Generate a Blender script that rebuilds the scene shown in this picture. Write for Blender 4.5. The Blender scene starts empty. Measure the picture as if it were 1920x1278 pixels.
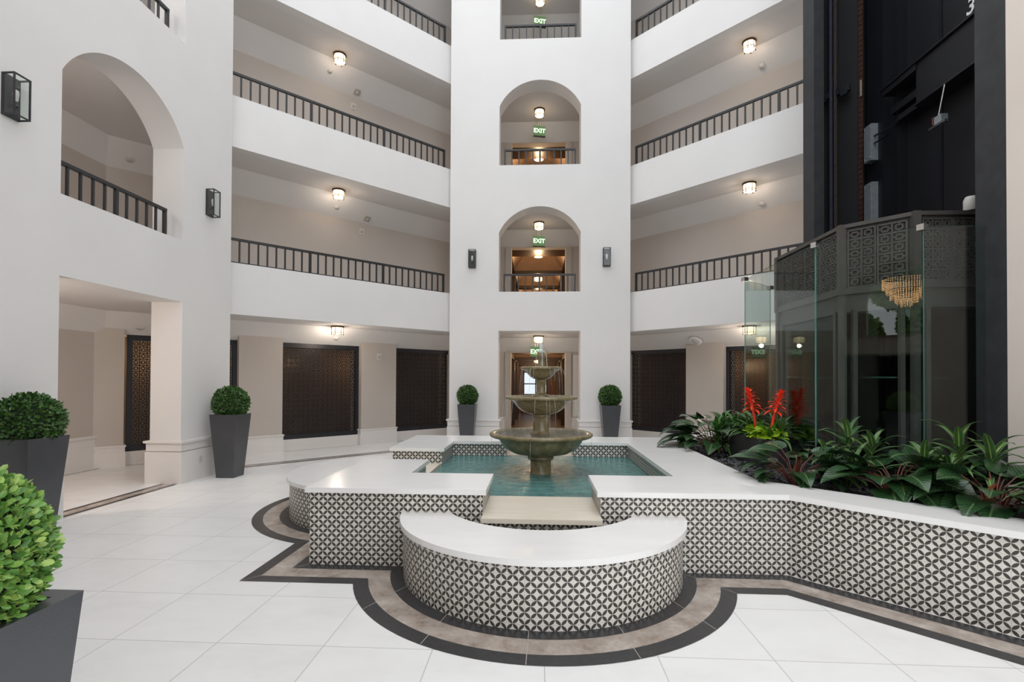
import bpy, math, random
from mathutils import Vector, Matrix
from mathutils.geometry import tessellate_polygon
random.seed(7)
PI = math.pi
scn = bpy.context.scene
COL = scn.collection

# ------------------------------------------------------------------ materials
def nt(name):
    m = bpy.data.materials.new(name); m.use_nodes = True
    t = m.node_tree; t.nodes.clear()
    out = t.nodes.new('ShaderNodeOutputMaterial')
    return m, t, out
def pbsdf(t, out, color=(.8, .8, .8), rough=.5, metal=0, spec=.5, **kw):
    b = t.nodes.new('ShaderNodeBsdfPrincipled')
    b.inputs['Base Color'].default_value = (*color, 1)
    b.inputs['Roughness'].default_value = rough
    b.inputs['Metallic'].default_value = metal
    b.inputs['Specular IOR Level'].default_value = spec
    for k, v in kw.items(): b.inputs[k].default_value = v
    t.links.new(b.outputs[0], out.inputs[0])
    return b
def coords(t, kind='Object', scale=1.0):
    c = t.nodes.new('ShaderNodeTexCoord'); mp = t.nodes.new('ShaderNodeMapping')
    mp.inputs['Scale'].default_value = (scale,) * 3 if not isinstance(scale, tuple) else scale
    t.links.new(c.outputs[kind], mp.inputs[0]); return mp.outputs[0]
def noise(t, vec, scale, detail=3, rough=.55):
    n = t.nodes.new('ShaderNodeTexNoise'); n.inputs['Scale'].default_value = scale
    n.inputs['Detail'].default_value = detail; n.inputs['Roughness'].default_value = rough
    t.links.new(vec, n.inputs['Vector']); return n.outputs['Fac']
def ramp(t, fac, stops):
    r = t.nodes.new('ShaderNodeValToRGB'); e = r.color_ramp.elements
    e[0].position, e[0].color = stops[0][0], (*stops[0][1], 1)
    e[1].position, e[1].color = stops[-1][0], (*stops[-1][1], 1)
    for p, c in stops[1:-1]:
        x = e.new(p); x.color = (*c, 1)
    t.links.new(fac, r.inputs[0]); return r.outputs[0]
def bump(t, b, h, strength=.2, dist=.01):
    n = t.nodes.new('ShaderNodeBump'); n.inputs['Strength'].default_value = strength
    n.inputs['Distance'].default_value = dist
    t.links.new(h, n.inputs['Height']); t.links.new(n.outputs[0], b.inputs['Normal'])
def math_(t, op, a, b=None, c=None):
    n = t.nodes.new('ShaderNodeMath'); n.operation = op
    for i, v in enumerate((a, b, c)):
        if v is None: continue
        if isinstance(v, (int, float)): n.inputs[i].default_value = v
        else: t.links.new(v, n.inputs[i])
    return n.outputs[0]
def mixc(t, fac, c1, c2):
    n = t.nodes.new('ShaderNodeMix'); n.data_type = 'RGBA'
    if isinstance(fac, (int, float)): n.inputs[0].default_value = fac
    else: t.links.new(fac, n.inputs[0])
    for i, c in ((6, c1), (7, c2)):
        if isinstance(c, tuple): n.inputs[i].default_value = (*c, 1)
        else: t.links.new(c, n.inputs[i])
    return n.outputs[2]
def noisy(name, c1, c2, scale, rough=.5, bscale=None, bstr=.1, metal=0, spec=.5, bdist=.01, **kw):
    m, t, out = nt(name); b = pbsdf(t, out, c1, rough, metal, spec, **kw)
    v = coords(t)
    t.links.new(ramp(t, noise(t, v, scale, 4), [(.3, c1), (.7, c2)]), b.inputs['Base Color'])
    if bscale: bump(t, b, noise(t, v, bscale, 3), bstr, bdist)
    return m
M = {}
M['plaster'] = noisy('white_plaster', (.725, .712, .695), (.75, .737, .72), 1.5, .75, 60, .08, spec=.2)
M['ceil'] = noisy('ceiling_paint', (.70, .68, .665), (.72, .70, .685), 2, .8, spec=.2)
M['beige'] = noisy('beige_paint', (.52, .475, .43), (.55, .50, .455), 1.2, .7, 50, .06, spec=.2)
M['trimw'] = noisy('trim_paint', (.73, .705, .68), (.755, .73, .705), 2, .5, spec=.3)
M['blackmetal'] = noisy('black_metal', (.018, .019, .021), (.028, .029, .031), 30, .42, 200, .03)
M['blackpaint'] = noisy('black_textured_paint', (.014, .015, .018), (.026, .028, .031), 6, .65, 90, .25)
M['shaft'] = noisy('shaft_black', (.0022, .0025, .005), (.0045, .005, .0085), 2, .6, 40, .08)
M['shaftseam'] = noisy('shaft_seam', (.009, .010, .014), (.014, .015, .02), 4, .4)
M['planter'] = noisy('slate_grey_planter', (.038, .041, .048), (.051, .055, .062), 5, .30, 150, .05, spec=.8)
M['boxplanter'] = noisy('black_planter', (.022, .023, .026), (.03, .031, .034), 5, .5, 100, .04)
M['fret'] = noisy('fretwork_black', (.010, .011, .016), (.016, .017, .022), 10, .45)
M['fretback'] = noisy('dark_bronze_wall', (.12, .075, .042), (.20, .13, .075), 1.3, .6)
M['cabmetal'] = noisy('charcoal_bronze', (.060, .055, .050), (.075, .069, .062), 8, .4, metal=.2)
M['cabdark'] = noisy('charcoal_recess', (.018, .017, .016), (.026, .024, .022), 8, .6)
M['chrome'] = noisy('brushed_steel', (.72, .72, .71), (.8, .8, .79), 60, .22, metal=1)
M['conduit'] = noisy('galvanised_grey', (.20, .23, .25), (.26, .29, .31), 15, .5)
M['rust'] = noisy('rusty_strip', (.05, .018, .011), (.09, .034, .018), 40, .8, 120, .4)
M['rail'] = noisy('greasy_rail', (.05, .045, .036), (.085, .07, .052), 20, .45)
M['railblue'] = noisy('steel_rail', (.05, .055, .085), (.08, .085, .12), 20, .4)
M['soil'] = noisy('dark_soil', (.012, .011, .010), (.03, .026, .022), 40, .9, 60, .6)
M['gravel'] = noisy('dark_pebble', (.03, .031, .034), (.075, .076, .08), 12, .5)
M['whiteplastic'] = noisy('white_plastic', (.62, .60, .56), (.66, .64, .60), 5, .4)
M['beigeplastic'] = noisy('tan_plastic', (.42, .38, .30), (.46, .42, .34), 5, .5)
M['greyplastic'] = noisy('grey_grille', (.52, .51, .50), (.57, .56, .55), 5, .6)
M['bronze'] = noisy('dark_bronze', (.06, .035, .022), (.09, .05, .03), 10, .4, metal=.6)
M['stem'] = noisy('green_stem', (.10, .16, .05), (.15, .2, .07), 20, .5)
M['redstem'] = noisy('red_stem', (.16, .03, .025), (.10, .05, .03), 20, .45)
M['sheath'] = noisy('orange_sheath', (.36, .10, .035), (.24, .07, .03), 20, .45)
M['bract'] = noisy('red_bract', (.85, .02, .012), (.9, .10, .02), 6, .4)
M['trunk'] = noisy('brown_stem', (.08, .05, .03), (.14, .10, .06), 30, .8)
M['white'] = noisy('white_paint', (.8, .8, .8), (.85, .85, .85), 5, .5)

def coping_mat():
    m, t, out = nt('white_stone_coping'); b = pbsdf(t, out, rough=.22, spec=.5)
    v = coords(t, 'Object', (1.0, 3.0, 1.0))
    f = noise(t, v, 2.0, 6, .6)
    t.links.new(ramp(t, f, [(.25, (.82, .81, .785)), (.5, (.85, .845, .825)), (.75, (.865, .86, .845))]), b.inputs['Base Color'])
    return m
M['coping'] = coping_mat()
def spill_mat():
    m, t, out = nt('cream_stone'); b = pbsdf(t, out, rough=.3)
    v = coords(t, 'Object', (.8, 4, 1))
    t.links.new(ramp(t, noise(t, v, 5, 6, .7), [(.3, (.70, .63, .51)), (.7, (.79, .735, .63))]), b.inputs['Base Color'])
    return m
M['spill'] = spill_mat()

def floor_mat():
    m, t, out = nt('pale_floor_tiles'); b = pbsdf(t, out, rough=.34, spec=.4)
    g = t.nodes.new('ShaderNodeTexCoord'); sep = t.nodes.new('ShaderNodeSeparateXYZ')
    t.links.new(g.outputs['Object'], sep.inputs[0])
    S = .637
    def line(o, off):
        u = math_(t, 'DIVIDE', math_(t, 'SUBTRACT', o, off), S)
        fr = math_(t, 'FRACT', math_(t, 'ADD', u, 100.5))
        return math_(t, 'LESS_THAN', math_(t, 'ABSOLUTE', math_(t, 'SUBTRACT', fr, .5)), .0045), math_(t, 'FLOOR', math_(t, 'ADD', u, 100.0))
    lx, ix = line(sep.outputs[0], .045); ly, iy = line(sep.outputs[1], 2.872)
    ln = math_(t, 'MAXIMUM', lx, ly)
    wn = t.nodes.new('ShaderNodeTexWhiteNoise'); cb = t.nodes.new('ShaderNodeCombineXYZ')
    t.links.new(ix, cb.inputs[0]); t.links.new(iy, cb.inputs[1]); t.links.new(cb.outputs[0], wn.inputs['Vector'])
    v = coords(t, 'Object', (1, 1.6, 1))
    ad = t.nodes.new('ShaderNodeVectorMath'); ad.operation = 'ADD'
    sc = t.nodes.new('ShaderNodeVectorMath'); sc.operation = 'SCALE'; sc.inputs['Scale'].default_value = 7
    t.links.new(wn.outputs['Color'], sc.inputs[0]); t.links.new(v, ad.inputs[0]); t.links.new(sc.outputs[0], ad.inputs[1])
    f = noise(t, ad.outputs[0], 2.2, 7, .62)
    base = ramp(t, f, [(.28, (.76, .755, .74)), (.5, (.81, .805, .79)), (.75, (.84, .835, .82))])
    t.links.new(mixc(t, ln, base, (.52, .51, .49)), b.inputs['Base Color'])
    return m
M['floor'] = floor_mat()
def marble_mat():
    m, t, out = nt('grey_brown_marble'); b = pbsdf(t, out, rough=.25)
    v = coords(t)
    w = noise(t, v, 5, 8, .7)
    t.links.new(ramp(t, w, [(.28, (.16, .125, .10)), (.42, (.34, .28, .235)), (.55, (.44, .38, .33)), (.7, (.56, .51, .46))]), b.inputs['Base Color'])
    return m
M['marble'] = marble_mat()
M['darkstone'] = noisy('dark_granite', (.030, .029, .031), (.048, .047, .048), 25, .3)

def petal_mat():
    m, t, out = nt('petal_mosaic_tile'); b = pbsdf(t, out, rough=.35, spec=.4)
    u = t.nodes.new('ShaderNodeUVMap'); sep = t.nodes.new('ShaderNodeSeparateXYZ')
    t.links.new(u.outputs[0], sep.inputs[0])
    s = .0752
    U = math_(t, 'DIVIDE', sep.outputs[0], s); V = math_(t, 'DIVIDE', sep.outputs[1], s)
    def fr(x): return math_(t, 'ABSOLUTE', math_(t, 'SUBTRACT', math_(t, 'FRACT', math_(t, 'ADD', x, 200.0)), .5))
    a = fr(math_(t, 'ADD', U, V)); c = fr(math_(t, 'SUBTRACT', U, V))
    mx = math_(t, 'MAXIMUM', a, c); mn = math_(t, 'MINIMUM', a, c)
    om = math_(t, 'SUBTRACT', 1.0, mx)
    d = math_(t, 'SQRT', math_(t, 'ADD', math_(t, 'MULTIPLY', om, om), math_(t, 'MULTIPLY', mn, mn)))
    dark = math_(t, 'LESS_THAN', d, .692)
    # grout joint around every 2 x 2 motif
    def jt(x): return math_(t, 'LESS_THAN', math_(t, 'ABSOLUTE', math_(t, 'SUBTRACT', math_(t, 'FRACT', math_(t, 'ADD', math_(t, 'DIVIDE', x, 2.0), 100.25)), .5)), .008)
    g = math_(t, 'MAXIMUM', jt(U), jt(V))
    n = noise(t, coords(t, 'UV'), 30, 3)
    light = ramp(t, n, [(.3, (.66, .63, .57)), (.7, (.74, .715, .66))])
    blk = ramp(t, n, [(.3, (.042, .038, .033)), (.7, (.075, .067, .058))])
    cc = mixc(t, dark, light, blk)
    t.links.new(mixc(t, g, cc, (.46, .43, .39)), b.inputs['Base Color'])
    return m
M['petal'] = petal_mat()

def glass_mat(name, tint, fac=1.0, ior=1.5):
    m, t, out = nt(name)
    tr = t.nodes.new('ShaderNodeBsdfTransparent'); tr.inputs[0].default_value = (*tint, 1)
    gl = t.nodes.new('ShaderNodeBsdfGlossy'); gl.inputs['Roughness'].default_value = .0
    ge = t.nodes.new('ShaderNodeNewGeometry'); dt = t.nodes.new('ShaderNodeVectorMath'); dt.operation = 'DOT_PRODUCT'
    t.links.new(ge.outputs['Incoming'], dt.inputs[0]); t.links.new(ge.outputs['Normal'], dt.inputs[1])
    co_ = math_(t, 'ABSOLUTE', dt.outputs['Value'])
    sch = math_(t, 'ADD', math_(t, 'MULTIPLY', math_(t, 'POWER', math_(t, 'SUBTRACT', 1.0, co_), 5.0), .96), .04)
    mx = t.nodes.new('ShaderNodeMixShader')
    t.links.new(math_(t, 'MULTIPLY', sch, fac), mx.inputs[0])
    t.links.new(tr.outputs[0], mx.inputs[1]); t.links.new(gl.outputs[0], mx.inputs[2])
    t.links.new(mx.outputs[0], out.inputs[0]); return m
M['glass'] = glass_mat('clear_green_glass', (.90, .955, .94))
M['glassdark'] = glass_mat('tinted_cab_glass', (.42, .50, .48))
M['glassclear'] = glass_mat('clear_lantern_glass', (.96, .98, .97))
M['glassedge'] = noisy('green_glass_edge', (.10, .26, .22), (.16, .34, .29), 5, .15)
def water_mat():
    m, t, out = nt('teal_pool_water'); b = pbsdf(t, out, (.07, .20, .19), .06, 0, .5, IOR=1.33)
    v = coords(t)
    n1 = noise(t, v, 9, 4, .6); n2 = noise(t, v, 34, 3, .6)
    h = math_(t, 'ADD', n1, math_(t, 'MULTIPLY', n2, .5))
    t.links.new(ramp(t, n1, [(.3, (.045, .145, .135)), (.6, (.10, .25, .235)), (.8, (.20, .36, .34))]), b.inputs['Base Color'])
    bump(t, b, h, .8, .03)
    return m
M['water'] = water_mat()
def bowlwater_mat():
    m, t, out = nt('bubbling_water'); b = pbsdf(t, out, (.2, .2, .17), .1, 0, .5, IOR=1.33)
    v = coords(t); n = noise(t, v, 70, 3, .7)
    t.links.new(ramp(t, n, [(.35, (.07, .068, .055)), (.6, (.20, .20, .17)), (.75, (.6, .62, .6))]), b.inputs['Base Color'])
    bump(t, b, n, .9, .02); return m
M['bowlwater'] = bowlwater_mat()
def stream_mat():
    m, t, out = nt('falling_water')
    tr = t.nodes.new('ShaderNodeBsdfTransparent'); tr.inputs[0].default_value = (.93, .96, .96, 1)
    gl = t.nodes.new('ShaderNodeBsdfPrincipled'); gl.inputs['Base Color'].default_value = (.8, .84, .84, 1); gl.inputs['Roughness'].default_value = .08
    mx = t.nodes.new('ShaderNodeMixShader')
    f = noise(t, coords(t, 'Object', (1, 1, .35)), 70, 2)
    t.links.new(math_(t, 'MULTIPLY', f, .75), mx.inputs[0])
    t.links.new(tr.outputs[0], mx.inputs[1]); t.links.new(gl.outputs[0], mx.inputs[2]); t.links.new(mx.outputs[0], out.inputs[0]); return m
M['stream'] = stream_mat()
def stone_mat():
    m, t, out = nt('wet_olive_stone'); b = pbsdf(t, out, rough=.25, spec=.6)
    v = coords(t, 'Object', (1, 1, .6))
    t.links.new(ramp(t, noise(t, v, 9, 6, .7), [(.28, (.10, .078, .035)), (.5, (.20, .16, .08)), (.75, (.33, .275, .155))]), b.inputs['Base Color'])
    bump(t, b, noise(t, v, 60, 3), .15, .01); return m
M['stone'] = stone_mat()
def wood_mat():
    m, t, out = nt('copper_wood_boards'); b = pbsdf(t, out, rough=.35)
    v = coords(t, 'Object', (4.5, 4.5, .25))
    f = noise(t, v, 3, 5, .6)
    t.links.new(ramp(t, f, [(.3, (.085, .035, .016)), (.5, (.20, .085, .038)), (.72, (.33, .155, .07))]), b.inputs['Base Color'])
    return m
M['wood'] = wood_mat()
M['darkwood'] = noisy('dark_wood', (.035, .02, .012), (.06, .035, .02), 12, .45)
M['coffer'] = noisy('tan_coffer', (.42, .29, .20), (.47, .33, .23), 4, .6)
def emit(name, col, s):
    m, t, out = nt(name); e = t.nodes.new('ShaderNodeEmission')
    e.inputs[0].default_value = (*col, 1); e.inputs[1].default_value = s
    t.links.new(e.outputs[0], out.inputs[0]); return m
M['shade'] = emit('glowing_glass_shade', (1, .70, .42), 3.6)
M['exitglow'] = emit('exit_green_letters', (.72, 1, .66), 1.5)
M['crystal'] = emit('glowing_crystal', (1, .52, .20), 7)
M['bulbglass'] = noisy('bulb_glass', (.6, .6, .58), (.7, .7, .68), 5, .1)
M['daywin'] = emit('daylit_window', (.85, .93, 1), 1.0)
def exitplate_mat():
    m, t, out = nt('exit_plate')
    tr = t.nodes.new('ShaderNodeBsdfTransparent'); tr.inputs[0].default_value = (.75, .95, .75, 1)
    e = t.nodes.new('ShaderNodeEmission'); e.inputs[0].default_value = (.30, .46, .22, 1); e.inputs[1].default_value = .5
    mx = t.nodes.new('ShaderNodeMixShader'); mx.inputs[0].default_value = .55
    t.links.new(tr.outputs[0], mx.inputs[1]); t.links.new(e.outputs[0], mx.inputs[2]); t.links.new(mx.outputs[0], out.inputs[0]); return m
M['exitplate'] = exitplate_mat()

def leaf_mat(name, c_lo, c_hi, mid, rough=.35, stripe=None, vein=0, spec=.5):
    """UV.x runs -1..1 across the blade (stored 0..1), UV.y along it"""
    m, t, out = nt(name); b = pbsdf(t, out, c_lo, rough, 0, spec)
    u = t.nodes.new('ShaderNodeUVMap'); sep = t.nodes.new('ShaderNodeSeparateXYZ'); t.links.new(u.outputs[0], sep.inputs[0])
    x = math_(t, 'ABSOLUTE', math_(t, 'SUBTRACT', sep.outputs[0], .5))
    n = noise(t, coords(t), 14, 3)
    col = ramp(t, n, [(.3, c_lo), (.7, c_hi)])
    if vein:
        w = math_(t, 'SINE', math_(t, 'MULTIPLY', math_(t, 'SUBTRACT', sep.outputs[1], math_(t, 'MULTIPLY', x, .35)), 80.0))
        col = mixc(t, math_(t, 'MULTIPLY', math_(t, 'GREATER_THAN', w, .9), vein), col, mid)
        bump(t, b, w, .12, .004)
    if stripe:
        col = mixc(t, math_(t, 'GREATER_THAN', x, .39), col, stripe)
    col = mixc(t, math_(t, 'LESS_THAN', x, .035 if not stripe else .065), col, mid)
    t.links.new(col, b.inputs['Base Color'])
    b.inputs['Subsurface Weight'].default_value = 0
    return m
M['phil'] = leaf_mat('dark_glossy_leaf', (.012, .040, .016), (.030, .080, .026), (.10, .17, .07), .22, vein=.35, spec=.6)
M['drac'] = leaf_mat('striped_strap_leaf', (.035, .105, .025), (.06, .15, .04), (.30, .38, .10), .32, stripe=(.13, .21, .085))
M['strap'] = leaf_mat('green_strap_leaf', (.035, .13, .02), (.07, .20, .035), (.10, .26, .05), .35)
M['lime'] = leaf_mat('lime_leaf', (.26, .44, .015), (.42, .62, .03), (.5, .65, .08), .4)
def box_mat(name, a, bcol, c):
    m, t, out = nt(name); b = pbsdf(t, out, a, .38)
    g = t.nodes.new('ShaderNodeUVMap'); sep = t.nodes.new('ShaderNodeSeparateXYZ'); t.links.new(g.outputs[0], sep.inputs[0])
    t.links.new(ramp(t, sep.outputs[0], [(0, a), (.55, bcol), (1, c)]), b.inputs['Base Color']); return m
M['boxleaf'] = box_mat('boxwood_leaf', (.022, .075, .016), (.045, .125, .024), (.10, .20, .035))
M['boxleafbright'] = box_mat('bright_boxwood_leaf', (.06, .17, .03), (.16, .33, .06), (.36, .50, .12))
M['core'] = noisy('dark_ball_core', (.008, .014, .006), (.016, .026, .01), 20, .9)  # plain dark green core filling the ball behind the leaves

# ------------------------------------------------------------------ mesh builder
class MB:
    def __init__(s): s.v = []; s.f = []; s.uv = []; s.mi = []; s.sm = []
    def face(s, pts, uvs=None, mi=0, smooth=False):
        i = len(s.v); s.v += [tuple(p) for p in pts]
        s.f.append(tuple(range(i, i + len(pts)))); s.uv.append(uvs or [(0, 0)] * len(pts)); s.mi.append(mi); s.sm.append(smooth)
    def grid(s, rows, uvrows=None, mi=0, smooth=True, closed=False):
        n = len(rows[0]); i0 = len(s.v)
        for r in rows: s.v += [tuple(p) for p in r]
        for a in range(len(rows) - 1):
            for b in range(n if closed else n - 1):
                b2 = (b + 1) % n
                s.f.append((i0 + a * n + b, i0 + a * n + b2, i0 + (a + 1) * n + b2, i0 + (a + 1) * n + b))
                s.uv.append([uvrows[a][b], uvrows[a][b2], uvrows[a + 1][b2], uvrows[a + 1][b]] if uvrows else [(0, 0)] * 4)
                s.mi.append(mi); s.sm.append(smooth)
    def box(s, x0, x1, y0, y1, z0, z1, mat=None, mi=0):
        c = [Vector((x, y, z)) for z in (z0, z1) for y in (y0, y1) for x in (x0, x1)]
        if mat is not None: c = [mat @ p for p in c]
        for q in ((0, 2, 3, 1), (4, 5, 7, 6), (0, 1, 5, 4), (2, 6, 7, 3), (0, 4, 6, 2), (1, 3, 7, 5)):
            s.face([c[k] for k in q], mi=mi)
    def bar(s, a, b, w, h=None, mi=0):
        """square bar from a to b"""
        a = Vector(a); b = Vector(b); d = (b - a); L = d.length; d.normalize()
        up = Vector((0, 0, 1)) if abs(d.z) < .95 else Vector((0, 1, 0))
        x = d.cross(up).normalized(); y = x.cross(d).normalized(); h = h or w
        m = Matrix(((x.x, d.x, y.x, a.x), (x.y, d.y, y.y, a.y), (x.z, d.z, y.z, a.z), (0, 0, 0, 1)))
        s.box(-w / 2, w / 2, 0, L, -h / 2, h / 2, m, mi)
    def tube(s, path, r, n=8, mi=0, cap=True):
        P = [Vector(p) for p in path]; rows = []; rr = r if isinstance(r, (list, tuple)) else [r] * len(P)
        px = None
        for i, p in enumerate(P):
            d = (P[min(i + 1, len(P) - 1)] - P[max(i - 1, 0)]).normalized()
            if px is None:
                px = d.cross(Vector((0, 0, 1)) if abs(d.z) < .9 else Vector((1, 0, 0))).normalized()
            px = (px - d * px.dot(d)).normalized(); y = d.cross(px)
            rows.append([p + (px * math.cos(2 * PI * k / n) + y * math.sin(2 * PI * k / n)) * rr[i] for k in range(n)])
        s.grid(rows, mi=mi, closed=True)
        if cap:
            s.face(rows[0][::-1], mi=mi); s.face(rows[-1], mi=mi)
    def lathe(s, prof, n=48, c=(0, 0, 0), mi=0):
        rows = [[(c[0] + r * math.cos(2 * PI * k / n), c[1] + r * math.sin(2 * PI * k / n), c[2] + z) for k in range(n)] for r, z in prof]
        s.grid(rows, mi=mi, closed=True)
    def prism(s, loops, z0, z1, fn=None, uv0=0, side=True, bottom=True, mi=0, smooth=False):
        """loops[0] outer, others holes; 2-D points. fn maps (a,b,h)->xyz. Sides get UV=(run length, height)."""
        fn = fn or (lambda a, b, h: (a, b, h))
        flat = [p for l in loops for p in l]
        tri = tessellate_polygon([[Vector((p[0], p[1], 0)) for p in l] for l in loops])
        for t in tri:
            A = [flat[k] for k in t]
            ar = (A[1][0] - A[0][0]) * (A[2][1] - A[0][1]) - (A[1][1] - A[0][1]) * (A[2][0] - A[0][0])
            if abs(ar) < 1e-12: continue
            if ar < 0: A = A[::-1]
            s.face([fn(p[0], p[1], z1) for p in A], [(p[0], p[1]) for p in A], mi)
            if bottom: s.face([fn(p[0], p[1], z0) for p in A[::-1]], [(p[0], p[1]) for p in A[::-1]], mi)
        if side:
            for li, l in enumerate(loops):
                ar = sum(l[i][0] * l[(i + 1) % len(l)][1] - l[(i + 1) % len(l)][0] * l[i][1] for i in range(len(l)))
                if (ar < 0) == (li == 0): l = l[::-1]
                run = uv0
                for i in range(len(l)):
                    a, b = l[i], l[(i + 1) % len(l)]
                    L = math.hypot(b[0] - a[0], b[1] - a[1])
                    s.face([fn(*a, z0), fn(*b, z0), fn(*b, z1), fn(*a, z1)], [(run, z0), (run + L, z0), (run + L, z1), (run, z1)], mi, smooth)
                    run += L
    def mesh(s, name):
        me = bpy.data.meshes.new(name)
        me.from_pydata(s.v, [], s.f)
        u = me.uv_layers.new(name='UVMap')
        flat = [c for f in s.uv for p in f for c in p]
        u.data.foreach_set('uv', flat)
        me.polygons.foreach_set('material_index', s.mi)
        me.polygons.foreach_set('use_smooth', s.sm)
        me.update(); return me
def link(name, me, mats, parent=None, loc=None, rz=None):
    if mats is not None:
        for m in (mats if isinstance(mats, (list, tuple)) else [mats]):
            me.materials.append(M[m] if isinstance(m, str) else m)
    o = bpy.data.objects.new(name, me); COL.objects.link(o)
    if parent: o.parent = parent
    if loc is not None: o.location = loc
    if rz is not None: o.rotation_euler = (0, 0, rz)
    return o
def build(mb, name, mats, parent=None, loc=None, rz=None): return link(name, mb.mesh(name), mats, parent, loc, rz)
def struct(mb, name, mats, parent=None):
    o = build(mb, name, mats, parent)
    if parent is None: o['kind'] = 'structure'
    return o
def tag(o, label, cat, group=None, kind=None):
    o['label'] = label; o['category'] = cat
    if group: o['group'] = group
    if kind: o['kind'] = kind
    return o
def thing(name, label, cat, loc=(0, 0, 0), rz=0, group=None):
    o = bpy.data.objects.new(name, None); COL.objects.link(o); o.empty_display_size = .1
    o.location = loc; o.rotation_euler = (0, 0, rz)
    return tag(o, label, cat, group)
def dup(root, loc, rz, label):
    r = root.copy(); COL.objects.link(r); r.location = loc; r.rotation_euler = (0, 0, rz); r['label'] = label
    for ch in list(root.children):
        c = ch.copy(); COL.objects.link(c); c.parent = r
        for g in list(ch.children):
            d = g.copy(); COL.objects.link(d); d.parent = c
    return r
def smooth_sharp(o, ang=40):
    pass

# ------------------------------------------------------------------ key dimensions (metres)
CX, CY = .037, 6.2           # atrium centre
H = 2.915                    # storey height
LINT = 2.655                 # ground-storey lintel / ceiling
SILL = [None, 3.551, 6.466, 9.381]
CEILZ = [LINT, LINT + H, LINT + 2 * H, LINT + 3 * H]
TOP = 12.35
YN, XN0, XN1 = 11.511, -2.024, 2.098      # north pier face
XW, YW0, YW1 = -5.199, 4.06, 8.27         # west pier face
CL, CR = 13.75, 13.80                     # y-x and y+x of the two wing parapet faces
TH = .47

def arch_loop(c, half, sill):
    """opening outline: flat sill, straight jambs, segmental arch"""
    sp = sill + 1.36; rise = .60; R = (half * half + rise * rise) / (2 * rise); zc = sp + rise - R
    a0 = math.asin(half / R); pts = [(c - half, sill), (c + half, sill)]
    for k in range(61):
        a = a0 - 2 * a0 * k / 60; pts.append((c + R * math.sin(a), zc + R * math.cos(a)))
    return pts
def pier_loops(x0, x1, c, half):
    # the ground opening reaches the floor: notch in the outline
    outer = [(x0, 0), (c - half, 0), (c - half, LINT), (c + half, LINT), (c + half, 0), (x1, 0), (x1, TOP), (x0, TOP)]
    return [outer] + [arch_loop(c, half, SILL[k]) for k in (1, 2, 3)]

# ------------------------------------------------------------------ setting: floor, walls
mb = MB(); mb.box(-9.5, 9.5, -7, 27, -.12, 0); struct(mb, 'floor', 'floor')

mb = MB(); mb.prism(pier_loops(XN0, XN1, .042, .935), 0, TH, lambda a, b, h: (a, YN + TH - h, b)); struct(mb, 'wall_north', 'plaster')
mb = MB(); mb.prism(pier_loops(YW0, YW1, 6.165, .95), 0, TH, lambda a, b, h: (XW - TH + h, a, b)); struct(mb, 'wall_west', 'plaster')

def plinth(name, segs):
    """segs: list of polygons in plan; tall base with a cap moulding and a mid line"""
    m = MB()
    for (x0, x1, y0, y1) in segs:
        for d, z0, z1 in ((.042, 0, .462), (.012, .462, .474), (.032, .474, .583), (.040, .583, .59), (.058, .59, .622)):
            m.box(x0 - d, x1 + d, y0 - d, y1 + d, z0, z1)
    return struct(m, name, 'trimw')
plinth('baseboard_north', [(XN0, .042 - .935, YN, YN + TH), (.042 + .935, XN1, YN, YN + TH)])
plinth('baseboard_west', [(XW - TH, XW, YW0, 6.165 - .95), (XW - TH, XW, 6.165 + .95, YW1)])

# wing parapets: faces on y-x=CL and y+x=CR
R2 = math.sqrt(2)
def wing_xf(side):
    """local frame: a runs along the wing (away from the north pier), d outwards from the atrium"""
    if side == 'L':
        o = Vector((XN0, XN0 + CL, 0)); ax = Vector((-1, -1, 0)) / R2; dx = Vector((-1, 1, 0)) / R2
    else:
        o = Vector((XN1, CR - XN1, 0)); ax = Vector((1, -1, 0)) / R2; dx = Vector((1, 1, 0)) / R2
    return Matrix(((ax.x, dx.x, 0, o.x), (ax.y, dx.y, 0, o.y), (0, 0, 1, 0), (0, 0, 0, 1)))
WL, WR = wing_xf('L'), wing_xf('R')
LENW = 4.92
for side, xf, nm in (('L', WL, 'northwest'), ('R', WR, 'northeast')):
    for k in (1, 2, 3):
        m = MB(); m.box(-.34, LENW if side == 'L' else 3.80, 0, .2, CEILZ[k - 1] - .002, SILL[k], xf)
        struct(m, 'wall_%s_parapet_%d' % (nm, k), 'plaster')
    m = MB(); m.box(-.34, LENW if side == 'L' else 3.80, 0, .2, CEILZ[3], TOP, xf); struct(m, 'wall_%s_parapet_4' % nm, 'plaster')

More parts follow.
